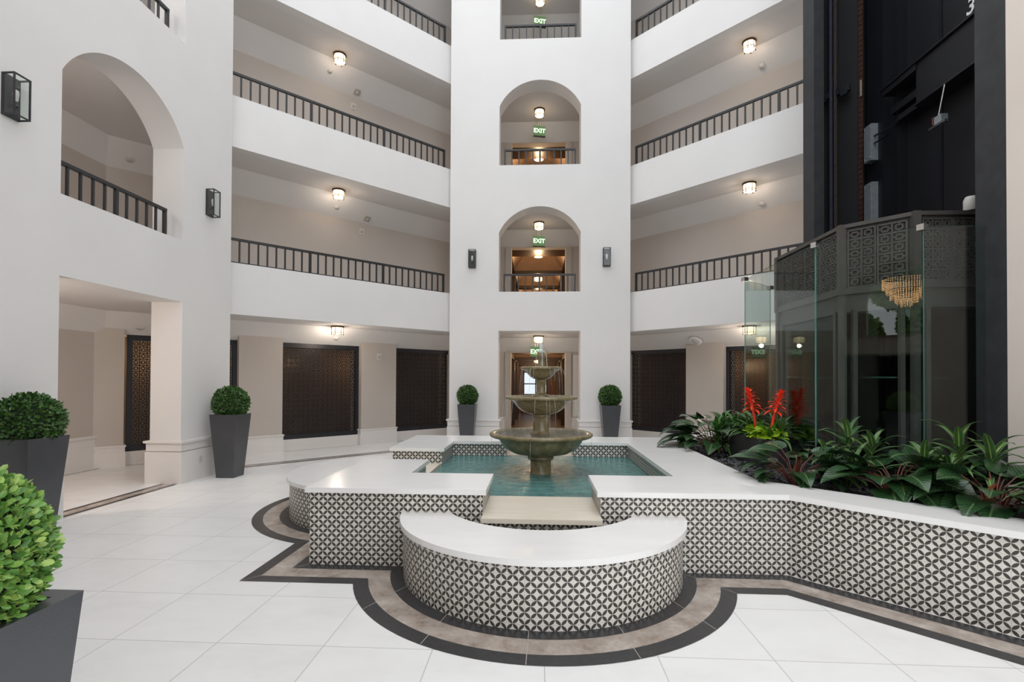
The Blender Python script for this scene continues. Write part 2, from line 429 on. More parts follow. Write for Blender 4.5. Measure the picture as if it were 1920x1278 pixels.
# corridor ceilings: plates round the atrium
def ring_hole():
    a = .06
    return [(-2.3, 11.60), (2.35, 11.60), (5.36, 8.55), (5.36, 3.85), (3.0, .9), (3.0, -.5), (-2.9, -.5), (-2.9, .9), (-5.30, 3.85), (-5.30, 8.52)]
GW = [(-7.13, 3.9), (-7.13, 7.97), (-1.58, 13.52), (1.63, 13.52), (7.2, 7.95), (7.2, 1.5)]
WB = [(-7.5, 3.9), (-7.5, 8.35), (-1.9, 13.95), (1.97, 13.95), (7.57, 8.35), (7.57, 1.5)]
for k in range(4):
    m = MB(); m.prism([[(-9, 3.9), (-5.30, 3.9), (-5.30, 8.50), (-1.96, 11.84), (2.02, 11.84), (5.33, 8.53), (5.33, 1.5), (9, 1.5), (9, 14.2), (-9, 14.2)]], CEILZ[k] + .004, CEILZ[k] + .3)
    struct(m, 'ceiling_%d' % (k + 1), 'ceil')
    # sloped margin between ceiling and back wall
    m = MB()
    for i in range(5):
        a, b, c, d = GW[i], GW[i + 1], WB[i + 1], WB[i]
        z1 = CEILZ[k] + .002; z0 = CEILZ[k] - (.345 if i in (1, 3) else .36 if i in (0, 4) else .325)
        m.face([(*a, z1), (*b, z1), (*c, CEILZ[k] - .345), (*d, CEILZ[k] - .345)])
        m.face([(*d, CEILZ[k] - .345), (*c, CEILZ[k] - .345), (*c, z1), (*d, z1)])
    struct(m, 'ceiling_margin_%d' % (k + 1), 'plaster')
# corridor back walls
HALLX0, HALLX1 = -.79, .83
for k in range(4):
    z0 = 0 if k == 0 else CEILZ[k - 1] + .3; z1 = CEILZ[k] + .3
    m = MB()
    m.box(-7.7, -7.5, 3.9, 8.45, z0, z1)
    zt = CEILZ[k] - .374
    for x0, x1 in ((-2.0, HALLX0), (HALLX1, 2.1)): m.box(x0, x1, 13.95, 14.2, z0, z1)
    m.box(HALLX0, HALLX1, 13.95, 14.2, zt if k < 3 else z0, z1)
    struct(m, 'wall_corridor_%d' % (k + 1), 'beige')
    if k:
        for side, xf, nm in (('L', WL, 'northwest'), ('R', WR, 'northeast')):
            d0 = (15.85 - 13.75) / R2
            m = MB(); m.box(-2.6, 6.4, d0, d0 + .15, z0, z1, xf); struct(m, 'wall_%s_back_%d' % (nm, k + 1), 'beige')

# ground storey of the wings: pilasters, header, sill
def wx(x): return (XN0 - x) * R2 - (15.95 - CL) / R2          # world x on the left wing -> a
SCR = [(-7.355, -6.075), (-5.485, -4.245), (-3.605, -2.355)]
D1 = (15.66 - 13.75) / R2; D2 = (15.95 - 13.75) / R2
for side, xf, nm in (('L', WL, 'northwest'), ('R', WR, 'northeast')):
    sc = [(wx(b), wx(a)) for a, b in SCR]             # (a0,a1) with a0<a1
    sc.sort()
    piers = [(-.95, sc[0][0]), (sc[0][1], sc[1][0]), (sc[1][1], sc[2][0]), (sc[2][1], sc[2][1] + .6)]
    m = MB()
    for a0, a1 in piers: m.box(a0, a1, D1, D1 + .6, 0, 2.40, xf)
    struct(m, 'wall_%s_pilasters' % nm, 'beige')
    m = MB(); m.box(-2.2, 7.2, 1.492, D1 + .6, 2.30, 2.7, xf); struct(m, 'wall_%s_header' % nm, 'plaster')
    m = MB()
    for a0, a1 in sc: m.box(a0 - .02, a1 + .02, D1 + .12, D1 + .5, 0, .235, xf)
    for a0, a1 in piers:
        for d, z0, z1 in ((.03, 0, .25), (.02, .25, .335), (.035, .335, .365)):
            m.box(a0 - d, a1 + d, D1 - d, D1 + .3, z0, z1, xf)
    struct(m, 'baseboard_%s' % nm, 'trimw')
    m = MB()
    m.box(-2.2, 7.2, D2 + 1.1, D2 + 1.2, 0, 2.7, xf); m.box(-2.2, 7.2, D2 + .05, D2 + 1.2, 2.45, 2.6, xf)
    struct(m, 'wall_%s_lounge' % nm, 'fretback')
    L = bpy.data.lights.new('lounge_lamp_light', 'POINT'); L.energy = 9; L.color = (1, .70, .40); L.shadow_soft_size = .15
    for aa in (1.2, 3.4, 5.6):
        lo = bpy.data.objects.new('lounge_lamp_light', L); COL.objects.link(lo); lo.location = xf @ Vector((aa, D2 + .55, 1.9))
m = MB()
for d, z0, z1 in ((.03, 0, .40), (.022, .40, .52), (.04, .52, .56)):
    m.box(-7.6, -7.5 + d, 4.0, 8.30, z0, z1)
struct(m, 'baseboard_corridor_west', 'trimw')
m = MB()
for x0, x1 in ((-2.0, HALLX0 - .02), (HALLX1 + .02, 2.1)):
    for d, z0, z1 in ((.03, 0, .36), (.02, .36, .46), (.04, .46, .5)): m.box(x0, x1, 13.95 - d, 14.0, z0, z1)
struct(m, 'baseboard_corridor_north', 'trimw')

# ------------------------------------------------------------------ halls behind the north pier
for k in range(3):
    z0 = 0 if k == 0 else CEILZ[k - 1] + .3; zc = CEILZ[k] - .374
    m = MB(); YE = 24.0
    m.box(HALLX0 - .25, HALLX0 - .1, 14.2, YE, z0, zc + .6); m.box(HALLX1 + .1, HALLX1 + .25, 14.2, YE, z0, zc + .6)
    struct(m, 'wall_hall_sides_%d' % (k + 1), 'wood')
    m = MB(); m.box(HALLX0 - .1, HALLX1 + .1, YE, YE + .1, z0, zc + .6); struct(m, 'wall_hall_end_%d' % (k + 1), 'wood')
    m = MB(); m.box(HALLX0 - .1, HALLX1 + .1, 14.2, YE, z0 - .12, z0 + .004) if k else m.box(HALLX0 - .1, HALLX1 + .1, 14.2, YE, -.05, .003)
    struct(m, 'floor_hall_%d' % (k + 1), 'darkwood')
    m = MB()
    for y0 in (14.2, 16.9, 19.6, 22.3):            # dark beams carrying the hipped coffers
        m.box(HALLX0 - .1, HALLX1 + .1, y0, y0 + .75 if y0 == 14.2 else y0 + .35, zc - .10 if y0 > 15 else zc, zc + .5)
    m.box(HALLX0 - .1, HALLX0 + .02, 14.2, YE, zc - .08, zc + .5); m.box(HALLX1 - .02, HALLX1 + .1, 14.2, YE, zc - .08, zc + .5)
    for y0 in (14.3, 17.0, 19.7):                  # pilaster strips along the hall
        m.box(HALLX0 - .1, HALLX0 + .03, y0, y0 + .14, z0, zc); m.box(HALLX1 - .03, HALLX1 + .1, y0, y0 + .14, z0, zc)
    struct(m, 'trim_hall_beams_%d' % (k + 1), 'darkwood')
    m = MB()
    for y0, y1 in ((14.95, 16.9), (17.25, 19.6), (19.95, 22.3), (22.65, 24)):
        a = [(HALLX0, y0, zc), (HALLX1, y0, zc), (HALLX1, y1, zc), (HALLX0, y1, zc)]
        b = [(HALLX0 + .35, y0 + .45, zc + .42), (HALLX1 - .35, y0 + .45, zc + .42), (HALLX1 - .35, y1 - .45, zc + .42), (HALLX0 + .35, y1 - .45, zc + .42)]
        for i in range(4):
            j = (i + 1) % 4; m.face([a[j], a[i], b[i], b[j]])
        m.face(b[::-1])
    struct(m, 'ceiling_hall_%d' % (k + 1), 'coffer')
    m = MB()
    for x0, x1 in ((HALLX0 - .10, HALLX0 + .06), (HALLX1 - .06, HALLX1 + .10)):
        m.box(x0, x1, 13.893, 14.25, z0, zc)
    struct(m, 'trim_hall_posts_%d' % (k + 1), 'beige')
m = MB(); m.box(-.62, .42, 23.93, 23.99, .85, 1.85); w1 = struct(m, 'window_1', 'daywin')
m = MB()
for x in (-.66, -.10, .42): m.box(x, x + .05, 23.90, 24.0, .8, 1.9)
for z in (.80, 1.30, 1.85): m.box(-.66, .47, 23.90, 24.0, z, z + .05)
build(m, 'window_frame', 'darkwood', w1)
# panelled door jamb to the right of the hall
m = MB(); m.box(1.12, 1.22, 13.9, 13.95, .5, 2.2); m.box(.98, 1.42, 13.92, 13.95, .52, 2.22); struct(m, 'trim_hall_panel', 'trimw')

# ------------------------------------------------------------------ elevator tower
XS = 3.97; YE0, YE1 = 4.46, 7.72; YEC = 6.15
m = MB()
m.box(5.25, 5.40, YE0 - .1, 8.42, 0, TOP)
m.box(XS + .14, 5.3, YE0 - .12, YE0 + .02, 0, TOP)
m.prism([[(4.62, 8.97), (5.42, 8.17), (5.46, 8.22), (4.66, 9.02)]], 0, TOP)
m.prism([[(4.06, 7.71), (4.10, 7.70), (4.67, 8.96), (4.62, 8.99)]], 0, TOP)
struct(m, 'wall_shaft_back', 'shaft')
m = MB(); m.box(XS, XS + .14, YE0, 4.765, 0, TOP); struct(m, 'wall_shaft_column_south', 'blackpaint')
m = MB(); m.box(XS, XS + .14, 7.43, YE1, 0, TOP); struct(m, 'wall_shaft_column_north', 'blackpaint')
m = MB(); m.box(XS, XS + .25, .4, YE0, 0, TOP); struct(m, 'wall_east', noisy('warm_plaster', (.74, .66, .595), (.77, .69, .625), 1.5, .75, 60, .1, spec=.2))
m = MB()
for y in (6.77, 7.52): m.box(5.235, 5.25, y, y + .05, 0, TOP)
m.box(5.15, 5.25, 7.80, 8.12, 0, TOP)
struct(m, 'trim_shaft_panels', 'shaftseam')
m = MB(); m.box(5.14, 5.25, 7.74, 7.80, 0, TOP); m.box(5.12, 5.25, 7.40, 7.43, 0, TOP); struct(m, 'trim_shaft_seams', 'shaft')

t = thing('guide_rail', 'steel guide rail with brown edge standing in the black lift shaft', 'rail', (4.895, 8.555, 0), PI / 4)
m = MB(); m.box(-.05, .04, .012, .055, 0, TOP); build(m, 'rail_web', 'railblue', t)
m = MB(); m.box(-.06, .04, -.055, -.012, 0, TOP); build(m, 'rail_edge', 'rail', t)
z = 6.27
for sg in (1, -1):
    m = MB(); m.bar((-.05, sg * .05, z), (-.05, sg * .24, z - .02 * sg), .07, .10); m.bar((-.08, sg * .10, z), (-.08, sg * .20, z - .02 * sg), .05, .20)
    build(m, 'bracket', 'shaftseam', t)
m = MB()
m.box(-.012, .012, -.028, .028, 0, TOP)
for i in range(150):
    z = i * TOP / 150; m.box(-.022, -.01, -.031, .031, z, z + .045)
tag(build(m, 'chain_strip', 'rust', None, (5.165, 8.285, 0), PI / 5), 'rusty brown toothed strip running up the lift shaft', 'strip')
m = MB(); m.box(-.01, .01, -.012, .012, 0, .26); tag(build(m, 'reader_strip', 'beigeplastic', None, (5.13, 8.245, 6.08)), 'small pale tan bar fixed beside the rusty strip', 'bar')
for z0, z1, lb in ((4.90, 5.46, 'upper grey steel junction box on the shaft wall'), (3.55, 4.57, 'lower grey steel junction box, half hidden behind the lift car')):
    t = thing('junction_box', lb, 'box', (5.14, 7.95, z0), 0, 'grey junction boxes in the lift shaft')
    m = MB(); m.box(-.09, .10, -.08, .08, 0, z1 - z0); bb_ = build(m, 'box_body', 'conduit', t)
    m = MB(); m.box(-.10, -.09, -.075, .075, .01, z1 - z0 - .01); cv_ = build(m, 'cover', 'conduit', bb_)
    for y in (-.062, .062):
        for z in (.05, z1 - z0 - .05):
            m = MB(); m.lathe([(0, .006), (.009, .004), (.009, 0)], 10); s = build(m, 'screw', 'chrome', cv_); s.location = (-.101, y, z); s.rotation_euler = (0, -PI / 2, 0)
t = thing('shaft_beam', 'black steel beam across the back of the lift shaft', 'beam', (5.1, 6.0, 5.22))
m = MB(); m.box(-.08, .12, -1.5, .92, 0, .54); m.box(-.10, .12, .90, 1.55, .46, .56); m.box(-.02, .12, .9, 1.5, .16, .26); m.box(-.02, .12, .9, 1.35, .0, .08)
build(m, 'beam_web', 'shaft', t)
m = MB(); m.box(-.12, .12, -1.5, 1.6, .545, .565); m.box(-.11, .12, -1.5, .93, -.02, .0); build(m, 'beam_flange', 'shaftseam', t)
m = MB(); m.tube([(5.10, 7.30, 5.28), (5.08, 7.5, 5.20), (5.08, 7.75, 5.24), (5.1, 7.9, 5.27)], .014, 6); m.tube([(5.10, 7.30, 5.26), (5.06, 7.55, 5.12), (5.06, 7.75, 5.12), (5.1, 7.9, 5.16)], .012, 6)
tag(build(m, 'electric_cable', 'shaftseam'), 'loose black cables hanging at the left end of the shaft beam', 'cable')
t = thing('limit_switch', 'limit switch hanging on a thin steel rod below the shaft beam', 'switch', (5.0, 6.48, 4.75))
m = MB(); m.tube([(0, -.06, .46), (0, .05, .08)], .011, 8); build(m, 'rod', 'chrome', t)
m = MB(); m.box(-.04, .04, -.05, .07, 0, .10); build(m, 'switch_body', 'conduit', t)
m = MB(); m.box(-.045, .03, .06, .09, .02, .11); build(m, 'contact', 'redstem', t)
m = MB(); m.box(-.05, -.02, -.12, .14, -.03, 0); build(m, 'arm', 'chrome', t)
m = MB(); m.lathe([(.0, 0), (.055, 0), (.06, .1), (.05, .14), (0, .15)], 20); m2 = m
t = thing('buffer_post', 'black post with white cap beside the lift car', 'post', (4.95, 6.0, 0))
m = MB(); m.tube([(0, 0, 0), (0, 0, 3.5)], .055, 14); build(m, 'post_body', 'shaft', t)
m = MB(); m.lathe([(.06, 3.5), (.068, 3.52), (.068, 3.62), (.05, 3.66), (0, 3.67)], 20); build(m, 'cap', 'whiteplastic', t)
def text_mesh(txt, size, depth, bold=0):
    c = bpy.data.curves.new('txt', 'FONT'); c.body = txt; c.size = size; c.extrude = depth; c.align_x = 'CENTER'; c.align_y = 'CENTER'; c.offset = bold
    o = bpy.data.objects.new('txt', c); COL.objects.link(o)
    dg = bpy.context.evaluated_depsgraph_get(); me = bpy.data.meshes.new_from_object(o.evaluated_get(dg))
    bpy.data.objects.remove(o); return me
me = text_mesh('3', .26, .002, .004)
o = link('floor_number', me, 'white'); o.location = (5.235, 6.33, 6.09); o.rotation_euler = (PI / 2, .18, -PI / 2)
tag(o, 'white painted floor number 3 high on the black shaft wall', 'number')

# ------------------------------------------------------------------ fretwork
def fret(mbx, w, h, s, bw, th, fn, style=0):
    nx = max(1, round(w / s)); ny = max(1, round(h / s)); sx = w / nx; sy = h / ny
    def b(a0, a1, b0, b1): 
        P = [fn(a, bb, d) for d in (0, th) for bb in (b0, b1) for a in (a0, a1)]
        for q in ((4, 5, 7, 6), (0, 1, 5, 4), (2, 6, 7, 3), (0, 4, 6, 2), (1, 3, 7, 5), (0, 2, 3, 1)): mbx.face([P[k] for k in q])
    for i in range(nx + 1): b(i * sx - bw / 2, i * sx + bw / 2, 0, h)
    for j in range(ny + 1): b(0, w, j * sy - bw / 2, j * sy + bw / 2)
    for i in range(nx):
        for j in range(ny):
            x0, y0 = i * sx, j * sy
            q = .27
            b(x0 + q * sx - bw / 2, x0 + q * sx + bw / 2, y0 + q * sy, y0 + (1 - q) * sy); b(x0 + (1 - q) * sx - bw / 2, x0 + (1 - q) * sx + bw / 2, y0 + q * sy, y0 + (1 - q) * sy)
            b(x0 + q * sx, x0 + (1 - q) * sx, y0 + q * sy - bw / 2, y0 + q * sy + bw / 2); b(x0 + q * sx, x0 + (1 - q) * sx, y0 + (1 - q) * sy - bw / 2, y0 + (1 - q) * sy + bw / 2)
            if (i + j) % 2 == style:
                b(x0, x0 + q * sx, y0 + .5 * sy - bw / 2, y0 + .5 * sy + bw / 2); b(x0 + (1 - q) * sx, x0 + sx, y0 + .5 * sy - bw / 2, y0 + .5 * sy + bw / 2)
            else:
                b(x0 + .5 * sx - bw / 2, x0 + .5 * sx + bw / 2, y0, y0 + q * sy); b(x0 + .5 * sx - bw / 2, x0 + .5 * sx + bw / 2, y0 + (1 - q) * sy, y0 + sy)
SW, SH = 1.765, 2.07       # screen width along the wing, height
m = MB(); fret(m, SW - .16, SH - .2, .107, .017, .012, lambda a, b, d: (a + .08, -d, b + .10)); fret_me = m.mesh('fretwork'); fret_me.materials.append(M['fret'])
m = MB()
m.box(0, SW, -.05, .03, 0, .10); m.box(0, SW, -.05, .03, SH - .10, SH); m.box(0, .08, -.05, .03, 0, SH); m.box(SW - .08, SW, -.05, .03, 0, SH)
frame_me = m.mesh('screen_frame'); frame_me.materials.append(M['fret'])
names = {('L', 0): 'black fretwork screen just left of the white entrance pier, behind the fountain', ('L', 1): 'black fretwork screen in the middle of the left wing, between two beige pilasters',
         ('L', 2): 'black fretwork screen at the far left, seen through the doorway of the left pier',
         ('R', 0): 'black fretwork screen just right of the white entrance pier', ('R', 1): 'black fretwork screen behind the red flowers and the glass panels',
         ('R', 2): 'black fretwork screen at the far right, hidden behind the lift'}
for side, xf in (('L', WL), ('R', WR)):
    for i, (x0, x1) in enumerate(sorted(SCR, reverse=True)):
        a0 = wx(x1)
        if side == 'R' and i == 2: continue
        # local x of the panel runs so that the front (-y local) faces the atrium
        if side == 'L':
            p = xf @ Vector((a0 + SW, D2 - .02, .235)); rz = PI / 4
        else:
            p = xf @ Vector((a0, D2 - .02, .235)); rz = -PI / 4
        t = thing('lattice_screen', names[(side, i)], 'screen', p, rz, 'fretwork screens of the ground floor')
        sf_ = link('screen_frame', frame_me, None, t); link('fretwork', fret_me, None, sf_)

# ------------------------------------------------------------------ elevator car
t = thing('elevator_car', 'dark lift car with fretwork crown and tinted glass sides', 'elevator', (0, 0, 0))
YCC = 6.305; XF = 3.28; HWF = .715; CH = .44    # front face x, half width, chamfer
oct_ = [(5.0, YCC - HWF - CH), (XF + CH, YCC - HWF - CH), (XF, YCC - HWF), (XF, YCC + HWF), (XF + CH, YCC + HWF + CH), (5.0, YCC + HWF + CH)]
def off_open(pts, d):
    """offset an open plan polyline to its left by d with mitres"""
    out = []
    for i, p in enumerate(pts):
        ns = []
        if i > 0: e = Vector(p) - Vector(pts[i - 1]); ns.append(Vector((-e.y, e.x)).normalized())
        if i < len(pts) - 1: e = Vector(pts[i + 1]) - Vector(p); ns.append(Vector((-e.y, e.x)).normalized())
        if len(ns) == 1: out.append(tuple(Vector(p) + ns[0] * d))
        else:
            b = (ns[0] + ns[1]); out.append(tuple(Vector(p) + b * (d / (1 + ns[0].dot(ns[1])))))
    return out
oct_cw = oct_                      # left normal of this run points out? handled by sign below
def band(mbx, pts, z0, z1, thick):
    inn = off_open(pts, thick)
    for i in range(len(pts) - 1):
        a, b, c, d = pts[i], pts[i + 1], inn[i + 1], inn[i]
        P = [(*a, z0), (*b, z0), (*c, z0), (*d, z0), (*a, z1), (*b, z1), (*c, z1), (*d, z1)]
        for q in ((0, 1, 5, 4), (2, 3, 7, 6), (4, 5, 6, 7), (3, 2, 1, 0), (1, 2, 6, 5), (3, 0, 4, 7)): mbx.face([P[k] for k in q])
m = MB(); band(m, oct_, 2.49, 3.215, -.04); crown = build(m, 'crown_panel', 'cabdark', t)
m = MB()
band(m, off_open(oct_, .03), 2.47, 2.535, -.06); band(m, off_open(oct_, .03), 3.18, 3.22, -.06)
for p in off_open(oct_, .008): m.box(p[0] - .035, p[0] + .035, p[1] - .035, p[1] + .035, 2.47, 3.22)
build(m, 'crown_frame', 'cabmetal', crown)
m = MB()
for i in range(len(oct_) - 1):
    a = Vector(oct_[i]); b = Vector(oct_[i + 1]); e = (b - a); L = e.length; e.normalize(); n = Vector((-e.y, e.x))
    # outward is the left side seen in this run
    k = max(1, round((L - .1) / .30)); w = (L - .10) / k
    for q in range(k):
        o0 = a + e * (.05 + q * w + .012)
        fret(m, w - .024, .60, .10, .016, .022, lambda u, v, d, o0=o0, e=e, n=n: (o0.x + e.x * u + n.x * d, o0.y + e.y * u + n.y * d, 2.545 + v))
build(m, 'crown_fretwork', 'cabmetal', crown)
m = MB()
for p in oct_: m.box(p[0] - .03, p[0] + .03, p[1] - .03, p[1] + .03, .1, 2.48)
band(m, oct_, 2.26, 2.48, -.05); band(m, oct_, .45, .62, -.05); band(m, oct_, 0.05, .45, -.05)
for i in range(len(oct_) - 1):
    a = Vector(oct_[i]); b = Vector(oct_[i + 1]); e = (b - a).normalized()
    for p in (a + e * .11, b - e * .11): m.box(p.x - .022, p.x + .022, p.y - .022, p.y + .022, .6, 2.3)
build(m, 'car_frame', 'cabmetal', t)
m = MB()
for i in range(len(oct_) - 1):
    band(m, [tuple(Vector(oct_[i])), tuple(Vector(oct_[i + 1]))], .6, 2.28, -.012)
build(m, 'car_glass', 'glassdark', t)
m = MB(); m.prism([oct_], .48, .52); build(m, 'car_floor', 'cabdark', t)
m = MB(); m.prism([off_open(oct_, -.03)], 3.12, 3.16); m.prism([off_open(oct_, -.03)], 2.38, 2.42); build(m, 'car_roof', 'cabdark', t)
m = MB(); m.box(5.0, 5.03, YEC - 1.2, YEC + 1.2, .5, 2.4); build(m, 'car_back_wall', 'cabdark', t)
m = MB(); hr = off_open(oct_, -.10); m.tube([(*p, 1.58) for p in hr], .018, 10)
build(m, 'handrail', 'chrome', t)

# glass enclosure in front of the car
t = thing('glass_enclosure', 'frameless greenish glass panels standing round the lift car', 'glass')
GZ0, GZ1 = .56, 2.93
gp = [(4.0, 4.665), (3.435, 4.665), (2.82, 5.25), (2.82, 7.0), (3.45, 7.64)]
for i in range(4):
    a = Vector(gp[i]); b = Vector(gp[i + 1]); e = (b - a).normalized(); n = Vector((-e.y, e.x)) * .006
    a2 = a + e * .006; b2 = b - e * .006
    m = MB()
    P = [(a2 - n), (b2 - n), (b2 + n), (a2 + n)]
    lo = [(p.x, p.y, GZ0) for p in P]; hi = [(p.x, p.y, GZ1) for p in P]
    for q, mi in (((0, 1), 0), ((2, 3), 0), ((1, 2), 1), ((3, 0), 1)):
        m.face([lo[q[0]], lo[q[1]], hi[q[1]], hi[q[0]]], mi=mi)
    m.face(hi, mi=1); m.face(lo[::-1], mi=1)
    build(m, 'glass_panel', ['glass', 'glassedge'], t)
for p in gp[1:]:
    m = MB(); m.box(-.035, .035, -.03, .03, -.035, .018)
    c = build(m, 'clamp', 'chrome', t, (p[0], p[1], GZ1)); c.rotation_euler = (0, 0, .4)
m = MB(); m.box(3.42, 3.47, 7.9, 7.95, 0, .01)

# ------------------------------------------------------------------ railings
def railing(a, b, z, n, posts, label, hh=.445):
    """a,b: plan ends; n: number of spacings; posts: indices that are thick posts"""
    a = Vector((*a, z)); b = Vector((*b, z)); d = b - a; L = d.length; ang = math.atan2(d.y, d.x)
    t = thing('railing', label, 'railing', a, ang, 'black metal railings of the galleries')
    m = MB(); m.box(-.02, L + .02, -.025, .025, hh - .04, hh); build(m, 'top_rail', 'blackmetal', t)
    m = MB(); m.box(0, L, -.014, .014, .004, .03); build(m, 'bottom_rail', 'blackmetal', t)
    for i in range(n + 1):
        k = 'post' if i in posts else 'baluster'
        link(k, RP if k == 'post' else RB, None, t, (L * i / n, 0, 0))
    return t
m = MB(); m.box(-.013, .013, -.013, .013, .0, .43); RB = m.mesh('baluster'); RB.materials.append(M['blackmetal'])
m = MB(); m.box(-.021, .021, -.021, .021, .0, .43); RP = m.mesh('post'); RP.materials.append(M['blackmetal'])
words = {1: 'second-floor', 2: 'third-floor', 3: 'fourth-floor'}
for k in (1, 2, 3):
    off = .075
    pL = lambda a: tuple((WL @ Vector((a, off, 0))).xy); pR = lambda a: tuple((WR @ Vector((a, off, 0))).xy)
    railing(pL(.18), pL(.18 + 29 * .154), SILL[k], 29, {0, 10, 20}, 'black railing on the %s balcony of the left wing' % words[k])
    railing(pR(.15), pR(.15 + 23 * .154), SILL[k], 23, {0, 10, 20}, 'black railing on the %s balcony of the right wing' % words[k])
    railing((-.776, 11.70), (.860, 11.70), SILL[k], 10, {0, 5, 10}, 'short black railing in the %s arch of the central pier' % words[k])
    if k < 3: railing((-5.40, 5.325), (-5.40, 7.005), SILL[k], 10, {0, 5, 10}, 'black railing in the %s arch of the left pier' % words[k])

# ------------------------------------------------------------------ ceiling lamps
def lamp(loc, label, first=[None]):
    if first[0] is None:
        t = thing('ceiling_lamp', label, 'lamp', loc, 0, 'drum ceiling lamps')
        m = MB(); m.lathe([(0, 0), (.134, 0), (.134, -.022), (.118, -.026), (0, -.026)], 36); build(m, 'ceiling_plate', 'bronze', t)
        m = MB(); m.lathe([(.112, -.026), (.112, -.150), (.102, -.163), (0, -.165)], 36); build(m, 'glass_shade', 'shade', t)
        m = MB()
        m.lathe([(.112, -.128), (.119, -.128), (.119, -.137), (.112, -.137)], 36)
        for i in range(6):
            a = PI / 6 + i * PI / 3; c, s = math.cos(a), math.sin(a)
            m.bar((.119 * c, .119 * s, -.02), (.119 * c, .119 * s, -.175), .009)
            m.box(.119 * c - .009, .119 * c + .009, .119 * s - .009, .119 * s + .009, -.182, -.165)
        build(m, 'cage', 'bronze', t); first[0] = t; return t
    return dup(first[0], loc, random.uniform(0, 1), label)
fl = {0: 'ground floor', 1: 'second floor', 2: 'third floor', 3: 'fourth floor'}
for k in range(3):
    z = CEILZ[k]
    lamp((-4.26, 10.53, z), 'lit drum lamp on the left wing ceiling, %s' % fl[k])
    lamp((4.315, 10.485, z), 'lit drum lamp on the right wing ceiling, %s' % fl[k])
    if k == 2: lamp((.03, 12.92, CEILZ[3]), 'lit drum lamp at the top edge, in the fourth-floor opening of the central pier')
    lamp((.03, 12.92, z), 'lit drum lamp on the corridor ceiling behind the central pier, %s' % fl[k])
    for y, w in ((15.02, 'nearer'), (18.0, 'farther')):
        lt = lamp((.02, y, z - .374 + (.13 if y < 16 else 0)), '%s drum lamp down the wooden hall, %s' % (w, fl[k])); lt.scale = (1.25, 1.25, .8)
    lamp((-6.4, 4.9, z), 'lit drum lamp added unseen in the side corridor behind the left pier, %s' % fl[k])  # unseen lamps added to brighten the corridor; only the second-floor glow is visible

# ------------------------------------------------------------------ exit signs
exit_me = text_mesh('EXIT', .155, .004, .0045); exit_me.materials.append(M['exitglow'])
ex0 = None
for k in range(4):
    lab = 'green lit EXIT sign hanging in the central opening, %s' % fl[k]
    loc = (.03 if k else -.03, 13.25, CEILZ[k])
    if ex0 is None:
        t = ex0 = thing('exit_sign', lab, 'sign', loc, math.radians(14), 'hanging exit signs')
        m = MB(); m.tube([(-.03, 0, -.25), (-.03, 0, 0)], .006, 8); m.tube([(.03, 0, -.25), (.03, 0, 0)], .006, 8); build(m, 'hanger', 'chrome', t)
        m = MB(); m.box(-.07, .07, -.03, .03, -.025, 0); build(m, 'canopy', 'whiteplastic', t)
        m = MB(); m.box(-.158, .158, -.006, .006, -.52, -.25); sp_ = build(m, 'sign_plate', 'exitplate', t)
        m = MB(); m.box(-.16, .16, -.02, .02, -.545, -.515); build(m, 'base_bar', 'cabdark', t)
        o = link('lettering', exit_me, None, sp_, (0, -.012, -.385)); o.rotation_euler = (PI / 2, 0, 0)
    else: dup(ex0, loc, math.radians(14), lab)

# ------------------------------------------------------------------ wall lanterns
def lantern(loc, rz, label, first=[None]):
    if first[0] is None:
        t = thing('wall_lantern', label, 'lantern', loc, rz, 'black box wall lanterns')
        w, h, d, b = .165, .41, .135, .013
        m = MB(); m.box(-w / 2, w / 2, 0, .022, -h / 2, h / 2); build(m, 'back_plate', 'blackmetal', t)
        m = MB()
        for x in (-w / 2 + b / 2, w / 2 - b / 2):
            m.box(x - b / 2, x + b / 2, d - b, d, -h / 2, h / 2)
            for z in (-h / 2 + b / 2, h / 2 - b / 2): m.box(x - b / 2, x + b / 2, 0, d, z - b / 2, z + b / 2)
        for z in (-h / 2 + b / 2, h / 2 - b / 2): m.box(-w / 2, w / 2, d - b, d, z - b / 2, z + b / 2)
        fr_ = build(m, 'frame', 'blackmetal', t)
        m = MB()
        m.box(-w / 2 + b, w / 2 - b, d - .008, d - .005, -h / 2 + b, h / 2 - b)
        for x in (-w / 2 + .005, w / 2 - .008): m.box(x, x + .003, .022, d - b, -h / 2 + b, h / 2 - b)
        build(m, 'glass_pane', 'glassclear', fr_)
        m = MB(); m.tube([(0, .022, -.09), (0, .065, -.09)], .012, 8); m.lathe([(.02, -.10), (.022, -.05), (.0, -.05)], 16, (0, .065, 0)); lh_ = build(m, 'lamp_holder', 'blackmetal', t)
        m = MB(); m.lathe([(.014, -.05), (.02, -.02), (.026, .03), (.022, .06), (0, .075)], 16, (0, .065, 0)); build(m, 'bulb', 'bulbglass', lh_)
        first[0] = t; return t
    return dup(first[0], loc, rz, label)
lantern((-1.50, YN, 4.30), PI, 'black glass box lantern on the central pier, left of the arch')
lantern((1.558, YN, 4.315), PI, 'black glass box lantern on the central pier, right of the arch')
lantern((XW, 4.675, 4.30), -PI / 2, 'large black glass box lantern at the left edge, on the left pier')
lantern((XW, 7.69, 4.305), -PI / 2, 'black glass box lantern on the left pier, right of its arch')

